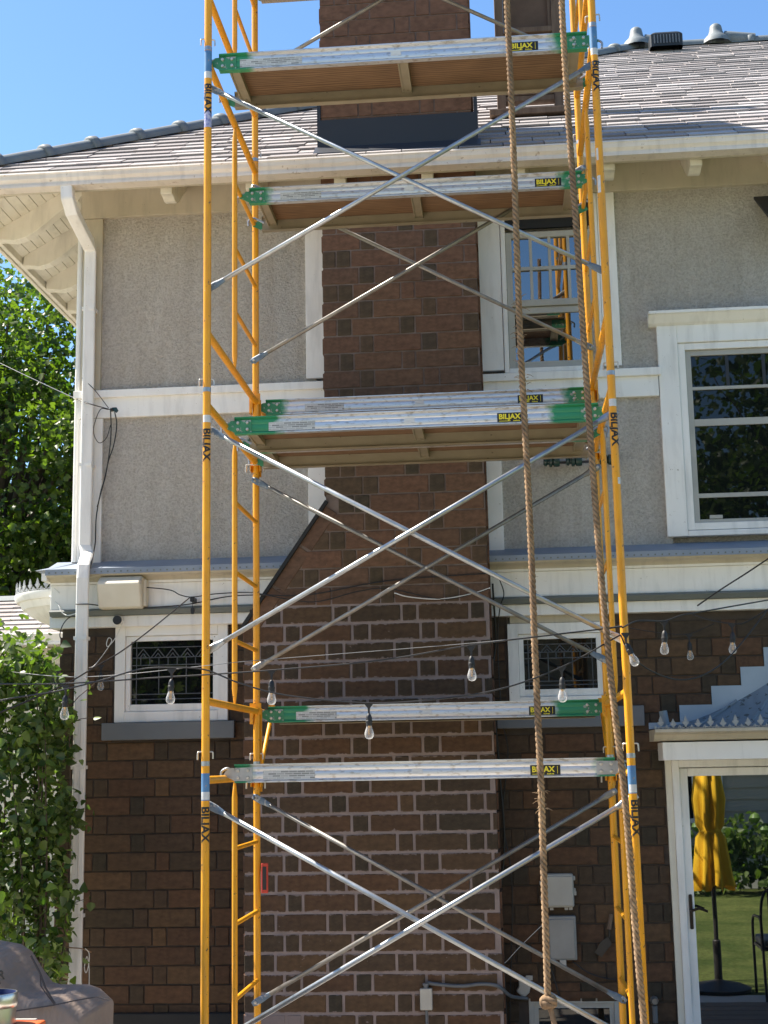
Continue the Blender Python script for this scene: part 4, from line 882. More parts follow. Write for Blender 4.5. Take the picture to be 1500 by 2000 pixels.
wire([(770, 1158, 2.2), (800, 1166, 2.2), (860, 1170, 2.2), (920, 1160, 2.2), (958, 1148, 2.2)], 'pale cable sagging across the chimney face', 'cablew', .004)
wire([(160, 738, 2.55), (185, 762, 2.55), (212, 797, 2.55)], 'thin black wire from the downspout down to the green cable clamp', r=.003, name='wire', cat='wire')
wire([(-40, 690, 4.5), (60, 738, 3.6), (154, 781, 2.6), (215, 800, 2.56)], 'black overhead service cable arriving at the green cable clamp', r=.0038)
wire([(216, 804, 2.6), (217, 840, 2.62), (214, 880, 2.62), (206, 930, 2.62), (197, 960, 2.62), (188, 1010, 2.62), (186, 1060, 2.6), (180, 1090, 2.45), (176, 1110, 2.43)], 'black cable dropping from the clamp beside the downspout', r=.0045)
wire([(224, 804, 2.6), (228, 830, 2.62), (222, 870, 2.62), (212, 900, 2.62), (203, 940, 2.62), (190, 990, 2.62)], 'second black cable dropping from the clamp against the stucco', r=.0045)
wire([(212, 800, 2.6), (196, 800, 2.58), (184, 830, 2.58), (184, 850, 2.58), (194, 865, 2.58), (208, 855, 2.58), (216, 830, 2.6)], 'loop of thin cable hanging from the clamp over the corner board', r=.003)
t = thing('cable_clamp', 'small green cable clamp fixed on the white band beside the downspout', 'clamp', tuple(px(222, 801, YT-.01)))
MB().prism([(-.03, .005), (-.01, .022), (.02, .022), (.036, -.005), (.022, -.022), (.0, -.008), (-.03, -.012)], .02).obj('body', 'insul', t, bev=.003); MB().lathe([(0, -.03), (.01, -.028), (.01, .02)], 8, (-.012, 0, 0), 'Y').obj('bolt', 'cable', t)
wire([(240, 1215, 2.55), (226, 1245, 2.6), (212, 1262, 2.6), (208, 1258, 2.6), (212, 1246, 2.6), (218, 1252, 2.6), (204, 1275, 2.58), (184, 1300, 2.45), (174, 1304, 2.4)], 'thin white camera cable curling down the brick beside the leaded window', 'cablew', .003)
wire([(101, 1128, 2.6), (104, 1145, 2.58), (116, 1158, 2.56)], 'short white wire on the curved hood', 'cablew', .004); wire([(97, 1164, 2.6), (114, 1182, 2.56), (120, 1195, 2.54), (132, 1202, 2.52), (150, 1198, 2.45)], 'white wire under the curved hood to the downspout', 'cablew', .004)
wire([(150, 1202, 2.42), (134, 1207, 2.55), (122, 1222, 2.57), (117, 1240, 2.58), (120, 1250, 2.58)], 'black cable wrapping the brick corner under the frieze', r=.004)
wire([(148, 1180, 2.32), (160, 1180, 2.315), (175, 1180, 2.34)], 'black cable tie band round the downspout', r=.004)

wire([(114, 1849, 2.30), (138, 1851, 2.29), (160, 1853, 2.30), (178, 1860, 2.36)], 'yellowish twine tied round the downspout above the covered grill', 'rope', .004, 'twine', 'twine')
wire([(166, 1852, 2.31), (174, 1862, 2.33), (173, 1885, 2.36), (168, 1900, 2.36), (165, 1888, 2.36), (170, 1868, 2.35), (174, 1890, 2.36), (174, 1925, 2.36)], 'pale cord loop hanging from the twine on the downspout', 'cablew', .003, 'cord', 'cord')
wire([(136, 1848, 2.30), (137, 1880, 2.30), (132, 1925, 2.32)], 'pale cord hanging straight down behind the downspout', 'cablew', .003, 'cord', 'cord')
# boxes, camera, insulators
def box_poly(name, label, cat, loc): return thing(name, label, cat, tuple(loc))
P_ = px(240, 1160, 2.56); t = thing('equipment_box', 'ivory plastic equipment box with a sloped hood on the white frieze beside the downspout', 'box', tuple(P_))
mb = MB(); prof = [(0, .115), (-.09, .115), (-.15, .075), (-.165, .055), (-.115, -.105), (-.10, -.115), (0, -.115)]
vs_ = []
for xx, s_ in ((-.155, .8), (-.145, 1.), (.16, 1.), (.17, .9)): vs_ += [(xx, a*s_, b*s_) for a, b in prof]
n_ = len(prof); mb.add(vs_, [(i*n_+k, i*n_+(k+1) % n_, (i+1)*n_+(k+1) % n_, (i+1)*n_+k) for i in range(3) for k in range(n_)]+[tuple(range(n_)), tuple(range(3*n_, 4*n_))])
mb.obj('hood', 'box', t, bev=.01); MB().box(.17, .19, -.08, 0, -.1, .09).obj('end_cap', 'box', t, bev=.004)
P_ = px(232, 1212, 2.57); t = thing('security_camera', 'round white security camera with a black lens face on the frieze over the leaded window', 'camera', tuple(P_))
smoothed(MB().lathe([(0, .03), (.028, .028), (.036, .0), (.037, -.03), (.034, -.04), (.03, -.043)], 18, (0, 0, 0), 'Y').obj('body', 'white', t)); smoothed(MB().lathe([(.0335, -.041), (.032, -.045), (.0, -.047)], 18, (0, 0, 0), 'Y').obj('lens_face', 'rubber', t))
P_ = px(376, 1172, 2.50); t = thing('cable_anchor', 'black cable anchor with a hanging tab on the white frieze left of the scaffold post', 'anchor', tuple(P_))
MB().box(-.015, .015, -.02, .08, -.012, .02).obj('body', 'cable', t, bev=.004); MB().tube([(0, 0, -.01), (0, 0, -.06)], .002, 5).obj('cord', 'cable', t); MB().prism([(-.012, -.055), (.012, -.055), (.015, -.075), (.01, -.10), (-.01, -.10), (-.015, -.075)], .012).obj('tab', 'cable', t, bev=.002)
P_ = px(1128, 901, 2.62); t = thing('insulator_rack', 'row of three dark green porcelain insulators on the stucco behind the rope', 'insulators', tuple(P_))
MB().box(-.2, .22, .0, .012, -.012, .004).obj('rail', 'iron', t)
for x_ in (-.19, -.03, .20):
    smoothed(MB().lathe([(0, -.055), (.02, -.055), (.03, -.05), (.034, -.035), (.022, -.025), (.022, -.018), (.04, -.012), (.04, .006), (.024, .012), (.038, .018), (.04, .045), (.036, .06), (0, .062)], 14, (x_, -.02, 0), 'X').obj('insulator', 'insul', t))
    MB().box(x_-.01, x_+.01, .01, .08, -.01, .01).obj('stud', 'iron', t)
P_ = px(1090, 1738, YW-.01); t = thing('utility_box', 'light grey plastic utility box, upper of the two on the brick wall', 'utility box', tuple(P_))
MB().box(-.105, .105, -.07, 0, -.112, .112).obj('body', 'boxg', t, bev=.015); MB().box(-.088, .098, -.078, -.068, -.10, .095).obj('lid', 'boxg', t, bev=.006)
for xx, zz_ in ((-.118, .05), (-.118, -.05), (.108, .08), (.108, .0), (.112, -.02)): MB().box(xx-.008, xx+.01, -.05, -.02, zz_-.014, zz_+.014).obj('latch', 'boxg', t, bev=.004)
for xx in (-.05, .05, .08): MB().box(xx-.012, xx+.012, -.05, -.02, -.13, -.111).obj('foot_tab', 'boxg', t, bev=.003)
P_ = px(1097, 1830, YW-.01); t = thing('meter_box', 'dark grey utility box with a clear cover, lower of the two on the brick wall', 'utility box', tuple(P_))
MB().box(-.098, .098, -.07, 0, -.145, .145).obj('body', 'boxg2', t, bev=.008); MB().box(-.085, .085, -.078, -.069, -.135, .125).obj('cover', 'boxg2', t, bev=.008); MB().box(-.022, .022, -.075, -.05, -.19, -.14).obj('hasp', 'boxg', t, bev=.005)
P_ = px(833, 1950, YC-.015); t = thing('outlet_box', 'small grey outlet box on the chimney bricks with conduit above and below', 'outlet box', tuple(P_))
MB().box(-.04, .04, -.045, 0, -.068, .068).obj('body', 'boxg', t, bev=.006); MB().tube([(0, -.022, -.068), (0, -.022, -.6)], .009, 8).obj('conduit', 'conduit', t); MB().lathe([(.016, .068), (.016, .085), (.022, .085), (.022, .098), (0, .1)], 10, (0, -.022, 0)).obj('fitting', 'conduit', t)
wire([(836, 1919, YC-.03), (850, 1922, YC-.03), (900, 1926, YC-.03), (940, 1922, YC-.03), (972, 1926, YC-.03), (995, 1944, 2.35), (1010, 1948, 2.55), (1030, 1950, 2.62)], 'grey conduit running from the outlet box round the chimney edge', 'conduit', .012, 'conduit', 'conduit')
P_ = px(1022, 1925, YW-.02); t = thing('junction_box', 'translucent grey junction box on the brick above the basement window', 'junction box', tuple(P_))
MB().prism([(-.03, .055), (.04, .06), (.055, .02), (.04, -.04), (.0, -.075), (-.05, -.03), (-.03, 0)], .05, Matrix.Translation((0, -.05, 0))).obj('body', 'boxg', t, bev=.008); MB().box(.02, .065, -.04, -.03, .04, .07).obj('flap', 'boxg', t)
for i, q in enumerate(([(962, 1140, 2.5), (968, 1250, 2.6), (962, 1330, 2.6), (975, 1500, 2.62), (985, 1640, 2.62), (978, 1760, 2.62), (985, 1900, 2.62), (990, 2030, 2.62)], [(975, 1130, 2.5), (984, 1160, 2.5), (976, 1190, 2.55), (972, 1260, 2.6), (980, 1400, 2.62), (992, 1470, 2.64), (982, 1600, 2.64), (1000, 1730, 2.64), (995, 2010, 2.64)])):
    wire(q, ('black cable running down the corner between chimney and brick wall', 'looping black cable hanging beside the chimney edge from the cornice')[i], r=.007-.003*i)
wire([(1060, 1806, 2.6), (1040, 1825, 2.6), (1010, 1855, 2.6), (992, 1875, 2.6), (984, 1882, 2.6)], 'thin pale wire from the lower utility box to the chimney corner', 'cablew', .0022, 'wire', 'wire')
wire([(1118, 1878, 2.64), (1150, 1900, 2.64), (1190, 1912, 2.64), (1230, 1914, 2.64)], 'dark cable running right from under the lower utility box', r=.005)
wire([(1072, 1880, 2.64), (1082, 1910, 2.64), (1092, 1945, 2.64)], 'dark cable dropping from the lower utility box to the basement window', r=.005)
P_ = px(1188, 1820, YW-.02); t = thing('brick_trowel', 'old trowel with a worn wooden handle hanging on the brick wall', 'trowel', tuple(P_)); t.rotation_euler = (0, R(12), 0)
MB().tube([(-.0, -.02, .12), (.0, -.02, .02)], [.014, .016], 8).obj('handle', 'oldwood', t); MB().tube(bezier([(.0, -.02, .02), (.01, -.02, -.02), (0, -.02, -.05)], 4), .006, 6).obj('tang', 'iron', t); MB().prism([(-.0, -.03), (.035, -.07), (-.02, -.17), (-.07, -.15), (-.04, -.07)], .004, Matrix.Translation((0, -.03, 0))).obj('blade', 'iron', t)
P_ = px(1278, 1955, YW-.06); t = thing('hose_bib', 'small grey wall tap beside the scaffold post near the door', 'tap', tuple(P_))
smoothed(MB().lathe([(0, -.03), (.02, -.03), (.024, -.02), (.022, 0), (.03, .01), (.03, .03)], 8, (0, 0, 0), 'Y').obj('collar', 'galv2', t)); MB().tube([(0, .0, -.03), (0, .0, -.14)], .018, 10).obj('pipe', 'conduit', t); MB().box(-.01, .01, .0, .07, -.01, .01).obj('stub', 'galv2', t)

# wooden frame on the roof beside the chimney
Yq = 3.35; bz = rz(Yq)
P_ = px(1030, 222, Yq); xa, xb = X(978, 150, Yq), X(1090, 150, Yq); t = thing('wooden_frame', 'weathered brown wooden frame with a plywood panel standing on the roof beside the chimney', 'wooden frame', (0, 0, 0))
for a in (xa, xb): MB().box(a-.035, a+.035, Yq, Yq+.12, bz-.05, bz+1.9).obj('post', 'oldwood', t, bev=.004)
for a in (xa+.05, xb-.05): MB().box(a-.013, a+.013, Yq+.02, Yq+.1, Z(1030, 55, Yq), bz+1.9).obj('stop_bead', 'oldwood', t)
for yy in (58, 178, 190): z_ = Z(1030, yy, Yq); MB().box(xa+.036, xb-.036, Yq-.01 if yy == 58 else Yq+.01, Yq+.10, z_-.025, z_+.02).obj('rail', 'oldwood', t, bev=.003)
MB().box(xa+.037, xb-.037, Yq+.05, Yq+.065, Z(1030, 53, Yq), bz+1.85).obj('plywood_panel', 'board', t); MB().box(xa+.037, xb-.037, Yq+.09, Yq+.098, Z(1030, 176, Yq), Z(1030, 62, Yq)).obj('back_board', 'basedk', t)
z_ = Z(1030, 222, Yq-.08); MB().box(xa-.10, xb+.08, Yq-.16, Yq+.06, z_-.035, z_+.015).obj('base_plank', 'oldwood', t, bev=.004)

# ------------------------------------------------------------------ vegetation
def leaf_cloud(name, pts, nrm_up, size, m, shape, parent, fold=.25):
    n = len(pts); shape = np.array(shape, float); k = len(shape)
    d = rng.normal(size=(n, 3)); d[:, 2] += nrm_up; d /= np.linalg.norm(d, axis=1, keepdims=True)
    a = rng.normal(size=(n, 3)); a[:, 2] -= .6; a -= d*(a*d).sum(1, keepdims=True); a /= np.linalg.norm(a, axis=1, keepdims=True); b = np.cross(d, a)
    s_ = rng.uniform(*size, size=n)[:, None, None]
    V = pts[:, None, :]+s_*(shape[None, :, 0, None]*b[:, None, :]+shape[None, :, 1, None]*a[:, None, :]+(np.abs(shape[None, :, 0, None])*fold-shape[None, :, 1, None]**2*.15)*d[:, None, :])
    V = V.reshape(-1, 3); half = k//2
    fa = [0]+list(range(1, half+1)); fb = [0]+list(range(half, k))
    me = bpy.data.meshes.new(name); off = (np.arange(n)*k)
    faces = np.concatenate([np.stack([off+i for i in fa], 1), np.stack([off+i for i in fb], 1)]) if len(fa) == len(fb) else None
    me.vertices.add(len(V)); me.vertices.foreach_set('co', V.astype(np.float32).ravel())
    L = len(fa); nf = len(faces); me.loops.add(nf*L); me.loops.foreach_set('vertex_index', faces.astype(np.int32).ravel())
    me.polygons.add(nf); me.polygons.foreach_set('loop_start', (np.arange(nf)*L).astype(np.int32)); me.polygons.foreach_set('loop_total', np.full(nf, L, np.int32))
    me.update(calc_edges=True); me.validate()
    at = me.attributes.new('tone', 'FLOAT', 'FACE'); tn = rng.uniform(0, 1, n); at.data.foreach_set('value', np.concatenate([tn, tn]).astype(np.float32))
    me.materials.append(M[m]); o = bpy.data.objects.new(name, me); COL.objects.link(o); o.parent = parent; return o
MAPLE = [(0, 0), (.28, .05), (.5, .28), (.26, .42), (.42, .78), (0, 1.05), (-.42, .78), (-.26, .42), (-.5, .28), (-.28, .05)]
HEART = [(0, 0), (.32, .06), (.42, .35), (.25, .72), (0, 1.05), (-.25, .72), (-.42, .35), (-.32, .06)]
def fixshape(sh): return sh                      # first vertex is the stalk; the middle one the tip
def clumps(centres, per, std):
    return np.concatenate([np.array(c)+rng.normal(size=(per, 3))*std*np.array([1, 1, .7]) for c in centres])
def tree(name, label, base, ctr, rad, ncl, per, size, seed, m='leaf', holes=(), std=.34, group='trees around the house'):
    r_ = np.random.default_rng(seed); t = thing(name, label, 'tree', tuple(base), group); b = np.array(base); c = np.array(ctr)-b
    C_ = []
    while len(C_) < ncl:
        q = r_.normal(size=3); q /= np.linalg.norm(q); q *= r_.uniform(.25, 1)**.5; w_ = c+q*np.array(rad)*(1+.12*math.sin(5*q[0]+3*q[2]+seed))
        if any(np.linalg.norm(w_+b-np.array(h[:3])) < h[3] for h in holes): continue
        C_.append(w_)
    leaf_cloud('crown', clumps(C_, per, std), .5, size, m, MAPLE, t)
    mb = MB(); top = Vector(c); mb.tube(bezier([(0, 0, 0), (.08, .03, c[2]*.3), (-.05, .1, c[2]*.6), tuple(c)], 5), [.28-.012*i for i in range(16)], 10)
    mb.obj('trunk', 'bark', t).data.shade_smooth()
    mb = MB()
    for q in C_[::3]:
        s_ = Vector((0, .05, c[2]*random.uniform(.45, .9))); e = Vector(q); mb.tube(bezier([s_, s_.lerp(e, .5)+Vector((0, 0, .3)), e], 4), [.07, .06, .055, .05, .04, .03, .025, .018, .012], 6)
    mb.obj('limbs', 'bark', t).data.shade_smooth(); return t
tree('maple_tree', 'tall leafy maple tree behind the house beside the downspout corner', (-5.6, 11.5, 0), (-5.3, 11.2, 5.7), (3.5, 3.0, 3.5), 420, 150, (.05, .105), 3, holes=[(*px(132, 640, 9.0), .5), (*px(60, 1105, 9.5), .35)])
tree('garden_tree', 'round leafy tree in the garden opposite the house', (10.5, -22.0, 0), (10.5, -22, 7.5), (5.5, 4, 5.0), 260, 60, (.14, .26), 9, std=.6)
tree('ash_tree', 'slim leafy tree standing on the lawn beside the covered grill', (-5.6, .3, 0), (-5.4, .2, 6.7), (1.7, 1.7, 1.5), 70, 60, (.08, .15), 5, std=.3)
tree('linden_tree', 'broad leafy tree at the far edge of the patio opposite the house', (-5.5, -15.5, 0), (-5.5, -15.5, 4.6), (4.2, 2.2, 4.0), 200, 50, (.14, .26), 12, std=.55)
# climbing shrub at the corner
sh = thing('shrub', 'tall sunlit leafy shrub growing against the downspout and brick corner', 'shrub', (-1.75, 2.0, 0))
outline = [(-60, 1262, 60, 40), (0, 1275, 60, 30), (40, 1275, 40, 25), (75, 1300, 40, 25), (0, 1330, 70, 50), (70, 1360, 50, 40), (120, 1380, 25, 30), (160, 1360, 20, 25), (185, 1345, 10, 14), (20, 1430, 70, 60), (95, 1450, 45, 60), (135, 1500, 18, 40), (20, 1530, 70, 60), (95, 1560, 45, 60), (140, 1585, 16, 20), (20, 1640, 70, 60), (90, 1660, 40, 50), (125, 1700, 20, 30), (15, 1740, 60, 50), (85, 1760, 45, 40), (150, 1762, 20, 10), (100, 1850, 35, 50), (60, 1830, 40, 40), (115, 1905, 25, 20), (0, 1800, 50, 30), (-70, 1450, 50, 120), (-70, 1650, 50, 120)]
C_ = []
for (x, y, sx, sy) in outline:
    for i in range(max(3, int(sx*sy/240))):
        C_.append(tuple(px(x+random.uniform(-1, 1)*sx, y+random.uniform(-1, 1)*sy, random.uniform(1.75, 2.32))))
pts = np.concatenate([np.array(c)+rng.normal(size=(30, 3))*np.array([.07, .11, .07]) for c in C_])
dd = pts-np.array(CAM); zz_ = dd@np.array(fw); sx_ = 750+F*(dd@np.array(rt))/zz_; sy_ = 1000-F*(dd@np.array(up))/zz_
lim = np.where(sy_ < 1430, 132, 142)+14*np.sin(sy_/31.)+8*np.sin(sy_/11.)
pts = pts[(sx_ < lim) | ((rng.random(len(pts)) < .10) & (sx_ < 185))]
o = leaf_cloud('foliage', pts-np.array((-1.75, 2.0, 0)), .7, (.026, .08), 'leaf2', [HEART[0], HEART[1], HEART[2], HEART[3], HEART[4], HEART[5], HEART[6], HEART[7]][:8], sh) if False else leaf_cloud('foliage', pts-np.array((-1.75, 2.0, 0)), .7, (.026, .08), 'leaf2', [(0, 0), (.30, .06), (.42, .34), (.2, .78), (0, 1.05), (-.2, .78), (-.42, .34), (-.30, .06)], sh)
mb = MB()
for i in range(26):
    x = random.uniform(-40, 110); a = px(x, 1990, random.uniform(1.8, 2.2)); b = px(x+random.uniform(-40, 50), random.uniform(1290, 1700), random.uniform(1.8, 2.3)); b0 = Vector((-1.75, 2, 0)); a.z = 0
    mb.tube(bezier([a-b0, (a-b0).lerp(b-b0, .5)+Vector((random.uniform(-.1, .1), 0, 0)), b-b0], 5), [.013, .012, .011, .01, .009, .008, .007, .006, .005, .004, .003], 5)
for (x0_, y0_, x1_, y1_) in ((120, 1400, 185, 1335), (125, 1420, 190, 1400), (110, 1600, 170, 1585), (100, 1790, 170, 1755)):
    a = px(x0_, y0_, 2.1)-b0; b = px(x1_, y1_, 2.05)-b0; mb.tube([a, a.lerp(b, .5)+Vector((0, 0, .02)), b], [.004, .003, .002], 5)
mb.obj('stems', 'bark', sh)

# ------------------------------------------------------------------ garage behind the shrub
ga = thing('garage', 'low white garage with a shingled roof behind the shrub', 'garage', (-5, 5.2, 0))
ge, gr = px(60, 1240, 5.0), px(60, 1172, 6.6); X0g, X1g = -9.0, -1.75
gz0, gz1 = ge.z, gr.z; gsl = (gz1-gz0)/1.6
def gl(o): o.parent = ga; o.matrix_parent_inverse = Matrix.Translation((5, -5.2, 0)); return o
gl(MB().box(X0g+.2, X1g-.1, 5.25, 8.0, 0, gz0-.02).obj('wall', 'soffit')); 
rf = gl(MB().add([(X0g, 5.02, gz0), (X1g, 5.02, gz0), (X1g, 6.6, gz1), (X0g, 6.6, gz1), (X1g, 8.2, gz0), (X0g, 8.2, gz0)], [(0, 1, 2, 3), (3, 2, 4, 5)]).obj('roof', 'roofdark'))
ga_ang = math.atan(gsl); grot = Matrix.Rotation(ga_ang, 4, 'X'); r_ = 0; cnt = 0; gst = MB()
while 5.0+r_*.2*math.cos(ga_ang) < 6.5:
    Yg = 5.0+r_*.2*math.cos(ga_ang); x = X1g-.01+random.uniform(-.1, 0)
    while x > X0g:
        w_ = random.choice((.26, .32, .38)); mt = Matrix.Translation((x-w_/2, Yg, gz0+gsl*(Yg-5.02)+.012)) @ grot @ Matrix.Diagonal((w_-.005, 1, 1.2, 1))
        if x > -3.4: o = bpy.data.objects.new('shingle', smesh[cnt % 8][0]); COL.objects.link(o); o.parent = rf; o.matrix_local = mt; cnt += 1
        else: gst.add([mt @ Vector(v) for v in smesh[0][1].v], smesh[0][1].f, random.random()+.001)
        x -= w_
    r_ += 1
o = gst.obj('shingle_courses', 'shingle', None, fix=False); o.parent = rf; o['kind'] = 'stuff'
gl(smoothed(MB().extx([(a-2.0+4.9, b-6.27+gz0+.005) for a, b in gprof], X0g, X1g).obj('gutter', 'white'))); gl(MB().extx([(6.5, gz1-.01), (6.6, gz1+.05), (6.7, gz1-.01)], X0g, X1g).obj('ridge_cap', 'tile'))
for i in range(14): gl(MB().box(X0g+.2, X1g-.09, 5.235, 5.249, gz0-.25-.16*i, gz0-.1-.16*i).obj('siding_board', 'soffit', None, bev=.004))
gl(MB().box(-3.0, -1.84, 5.22, 5.234, gz0-.42, gz0-.30).obj('window', 'basedk'))

# ------------------------------------------------------------------ covered grill, canister, cabinet
Yg = -1.0
P0 = px(0, 2000, Yg); t = thing('covered_grill', 'barbecue grill under a taupe fabric cover with a seam, in front of the shrub', 'grill', (P0.x-.3, Yg+.28, 0))
sil = [(-330, 1960), (-300, 1935), (-230, 1925), (-190, 1915), (-165, 1880), (-130, 1850), (-60, 1838), (0, 1838), (36, 1842), (58, 1858), (76, 1888), (96, 1917), (112, 1924), (170, 1921), (192, 1932), (217, 1954)]
off = Vector((P0.x-.3, Yg+.28, 0)); pr = [px(a, b, Yg+.5)-off for a, b in sil]; sec = []
ins = [(0, .93, -.03), (.015, .985, -.01), (.07, 1., 0), (.28, 1.01, .0), (.5, 1., 0), (.56, .97, -.01)]
bot = 0.02; n_ = len(pr); vs_ = []
for (yy, sc, dz) in ins:
    row = [(p.x*(sc*.25+.75), yy-.28+.012*math.sin(p.x*21), p.z+dz+.004*math.sin(p.x*37+yy*9)) for p in pr]
    row = [(row[0][0]-.02, row[0][1]-.01, bot)]+row+[(row[-1][0]-.012, row[-1][1]-.01, bot)]; vs_ += row
n_ += 2; K = len(ins)
mb = MB().add(vs_, [(i*n_+k, i*n_+k+1, (i+1)*n_+k+1, (i+1)*n_+k) for i in range(K-1) for k in range(n_-1)]+[tuple(range(n_)), tuple(range((K-1)*n_, K*n_))[::-1]])
smoothed(mb.obj('fabric_cover', 'cover', t, bev=.012), 50)
def fl(pts_, yy=-.2885): return [Vector((px(a, b, Yg).x-off.x, yy-.006, px(a, b, Yg).z)) for a, b in pts_]
MB().tube(fl([(-280, 1985), (30, 1974), (108, 1962), (150, 1953), (190, 1946), (214, 1952)]), .003, 5).obj('seam', 'coverline', t); MB().tube(fl([(80, 1898), (82, 1925), (96, 1945), (109, 1962)]), .003, 5).obj('seam', 'coverline', t); MB().tube(fl([(109, 1960), (90, 1928), (80, 1900), (62, 1866)], -.286), .005, 5).obj('seam', 'coverline', t)
q = fl([(4, 1904)])[0]; letter('R', .052, 'black', t, (q.x, -.2925, q.z), (R(90), 0, 0)); q = fl([(1, 1918)])[0]; letter('a', .022, 'black', t, (q.x, -.2925, q.z), (R(90), 0, 0))
Yk = -2.75
P_ = px(-12, 1938, Yk); tp = Z(60, 1989, Yk+.09)
t = thing('steel_canister', 'stainless steel canister with a navy liner standing on the orange cabinet', 'canister', (P_.x, Yk, tp))
hh = P_.z-tp; rr2 = abs(X(31, 1960, Yk)-P_.x)
smoothed(MB().lathe([(0, 0), (rr2*.97, 0), (rr2*.97, hh-.045), (rr2, hh-.043), (rr2*1.04, hh-.03), (rr2*1.04, hh-.006), (rr2, hh), (rr2*.95, hh)], 28).obj('body', 'steel', t)); smoothed(MB().lathe([(rr2*.95, hh), (rr2*.9, hh-.03), (0, hh-.05)], 28).obj('liner', 'navy', t))
t = thing('tool_cabinet', 'orange cabinet with a grey top strip in front of the covered grill', 'cabinet', (X(73, 1990, Yk)-.25, Yk, 0))
MB().box(-.25, .25, -.09, .09, .04, tp-.004).obj('body', 'orange', t, bev=.006); MB().box(-.25, .22, .075, .092, tp-.02, tp).obj('top', 'boxg', t, bev=.002)
for sx in (-1, 1): MB().lathe([(0, 0), (.03, 0), (.03, .05), (0, .05)], 10, (sx*.2, 0, 0)).obj('foot', 'rubber', t)
for i in range(3): MB().box(-.22, .22, -.098, -.089, .1+.28*i, .34+.28*i).obj('drawer', 'orange', t, bev=.004)

# ------------------------------------------------------------------ things the door glass mirrors
def mir(x, y, Yv): p = px(x, y, Yv); return Vector((p.x, 2*YD-p.y, p.z))
b = mir(1405, 1935, 5.63); t = thing('patio_umbrella', 'closed yellow canvas patio umbrella on a round iron base, mirrored in the door', 'umbrella', (b.x, b.y, 0))
z_ = lambda y: Z(1400, y, 5.63)
zb_, zt_, ztop = z_(1733), z_(1622), z_(1512)
mb = MB(); vs_ = []; N = 40
for (zz, r_, am) in ((zb_, .215, .55), (zb_+.12, .19, .5), (zt_-.06, .14, .4), (zt_, .098, .15), (zt_+.05, .135, .35), (z_(1560), .155, .4), (ztop, .12, .3), (ztop+.012, .075, .2), (ztop+.03, .13, .6), (ztop+.10, .12, .5), (ztop+.16, .02, 0)):
    vs_ += [(r_*(1-am*.5+am*.5*math.cos(8*a+zz*2))*math.cos(a), r_*(1-am*.5+am*.5*math.cos(8*a+zz*2))*math.sin(a), zz+(.03*math.cos(8*a) if zz == zb_ else 0)) for a in [2*math.pi*i/N for i in range(N)]]
mb.add(vs_, [(i*N+k, i*N+(k+1) % N, (i+1)*N+(k+1) % N, (i+1)*N+k) for i in range(10) for k in range(N)]); mb.obj('canopy', 'umb', t).data.shade_smooth()
smoothed(MB().tube([(0, 0, .05), (0, 0, ztop+.2)], .02, 10).obj('pole', 'iron', t)); smoothed(MB().lathe([(0, .0), (.27, 0), (.28, .03), (.2, .06), (.05, .09), (.035, .1), (.035, .42), (.025, .43)], 24).obj('base', 'iron', t)); smoothed(MB().lathe([(.094, zt_-.012), (.098, zt_), (.094, zt_+.012)], 20).obj('tie', 'umb', t))
b = mir(1487, 1945, 5.3); t = thing('patio_chair', 'dark metal patio chair with a striped cushion beside the umbrella, mirrored in the door', 'chair', (b.x+.25, b.y, 0))
for s_ in (-.25, .25):
    MB().tube(bezier([(s_, -.22, 0), (s_, -.24, .4), (s_, -.2, .62), (s_, .0, .66), (s_, .2, .64), (s_, .24, .42), (s_, .28, 0)], 6), .012, 8).obj('leg', 'iron', t).data.shade_smooth()
MB().tube(bezier([(-.25, .2, .4), (-.25, .3, .8), (-.15, .32, .92), (.15, .32, .92), (.25, .3, .8), (.25, .2, .4)], 6), .012, 8).obj('back_frame', 'iron', t).data.shade_smooth()
for i in range(7): MB().box(-.2+.06*i, -.18+.06*i, .29, .30, .44, .9).obj('back_slat', 'iron', t)
MB().box(-.25, .25, -.22, .24, .40, .425).obj('seat', 'iron', t); MB().box(-.24, .24, -.24, .23, .426, .49).obj('cushion', 'cushion', t, bev=.02)
for i in range(9):
    o = MB().box(2.4, 5.4, 2.34-.2*i-.19, 2.34-.2*i, -.002, .03).obj('deck_board', 'deck', None, bev=.004) 
    if i == 0: dk = struct(thing('deck', 'x', 'deck')); 
    o.parent = dk
for k_ in ('label', 'category'): del dk[k_]
nh = thing('neighbour_house', 'tan sided neighbouring house opposite the brick house, mirrored in the door', 'house', (6, -10.2, 0))
def nb(o): o.parent = nh; return o
nb(MB().box(-5, 7, -4, 0, 0, 4.2).obj('wall', 'siding'))
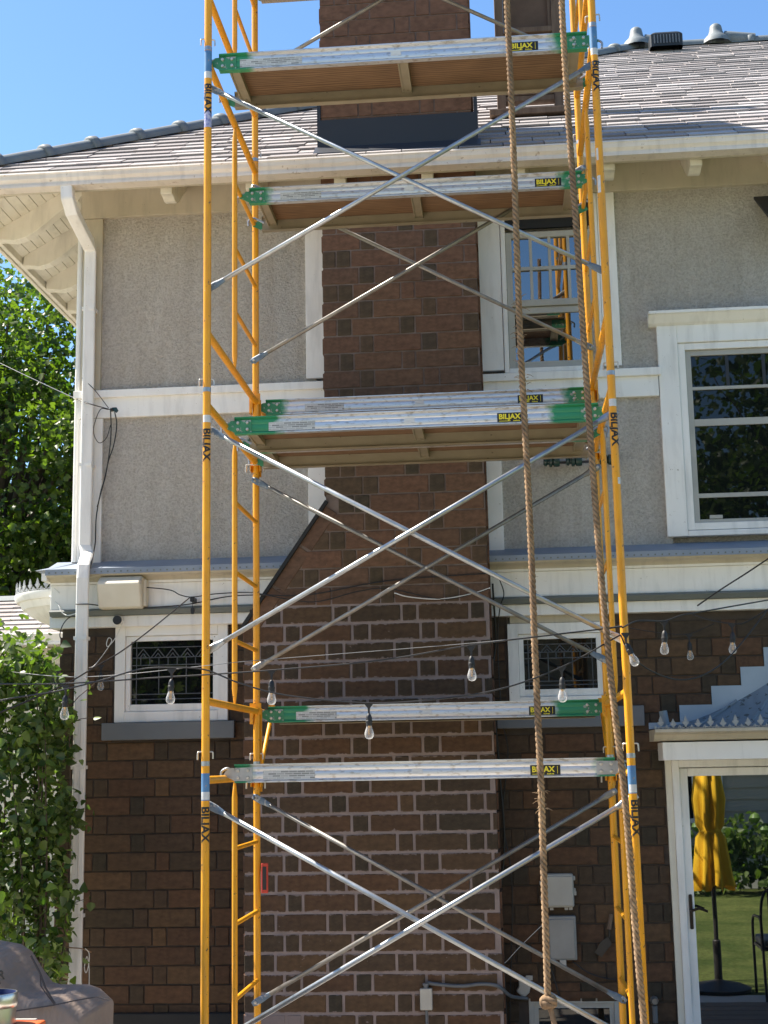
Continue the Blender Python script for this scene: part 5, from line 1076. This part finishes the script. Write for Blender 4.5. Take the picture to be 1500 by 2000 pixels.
for i in range(20): nb(MB().add([(-5, .03, .45+.18*i), (7, .03, .45+.18*i), (7, .012, .63+.18*i), (-5, .012, .63+.18*i), (-5, 0, .45+.18*i), (7, 0, .45+.18*i)], [(0, 1, 2, 3), (0, 4, 5, 1)]).obj('siding_board', 'siding'))
nb(MB().box(-5, 7, 0, .05, 0, .45).obj('plinth', 'sidewhite')); nb(MB().box(-1.35, -1.1, 0, .06, .45, 4.1).obj('corner_board', 'sidewhite')); nb(MB().box(-5.4, 7.4, -4.4, .7, 4.1, 4.25).obj('eave', 'sidewhite')); nb(MB().extx([(.75, 4.2), (-2, 5.6), (-4.75, 4.2)], -5.45, 7.45).obj('roof', 'shingle'))
w = nb(frame_rect(MB(), -2.35, -1.5, 1.0, 2.5, .07, .03, .09).obj('window', 'sidewhite')); nb(MB().box(-2.28, -1.57, .03, .05, 1.07, 2.43).obj('pane', 'panedark')); nb(MB().box(-2.28, -1.57, .05, .075, 1.72, 1.78).obj('rail', 'sidewhite'))
for i, (bx, by, s_) in enumerate(((4.0, -9.35, .9), (4.9, -9.3, 1.05), (5.7, -9.35, .95), (6.6, -9.3, 1.0), (7.5, -9.35, .9))):
    t = thing('hydrangea_bush', ('low hydrangea bush under the neighbour\'s window', 'hydrangea bush by the white corner board', 'hydrangea bush next to the corner-board one', 'hydrangea bush second from the corner-board one', 'outermost hydrangea bush along the tan siding')[i], 'bush', (bx, by, 0), 'hydrangea bushes along the neighbouring house')
    cs = [np.array((random.gauss(0, .3), random.gauss(0, .22), random.uniform(.1, s_))) for _ in range(28)]
    leaf_cloud('foliage', clumps(cs, 26, .11), .8, (.07, .14), 'leaf2', [(0, 0), (.30, .06), (.42, .34), (.2, .78), (0, 1.05), (-.2, .78), (-.42, .34), (-.30, .06)], t)
    for j in range(5):
        c_ = (random.gauss(0, .28), random.gauss(.1, .15), s_+random.uniform(-.15, .08)); smoothed(MB().lathe([(0, -.08), (.06, -.05), (.085, 0), (.06, .05), (0, .075)], 10, c_).obj('flower_head', 'hyd', t))
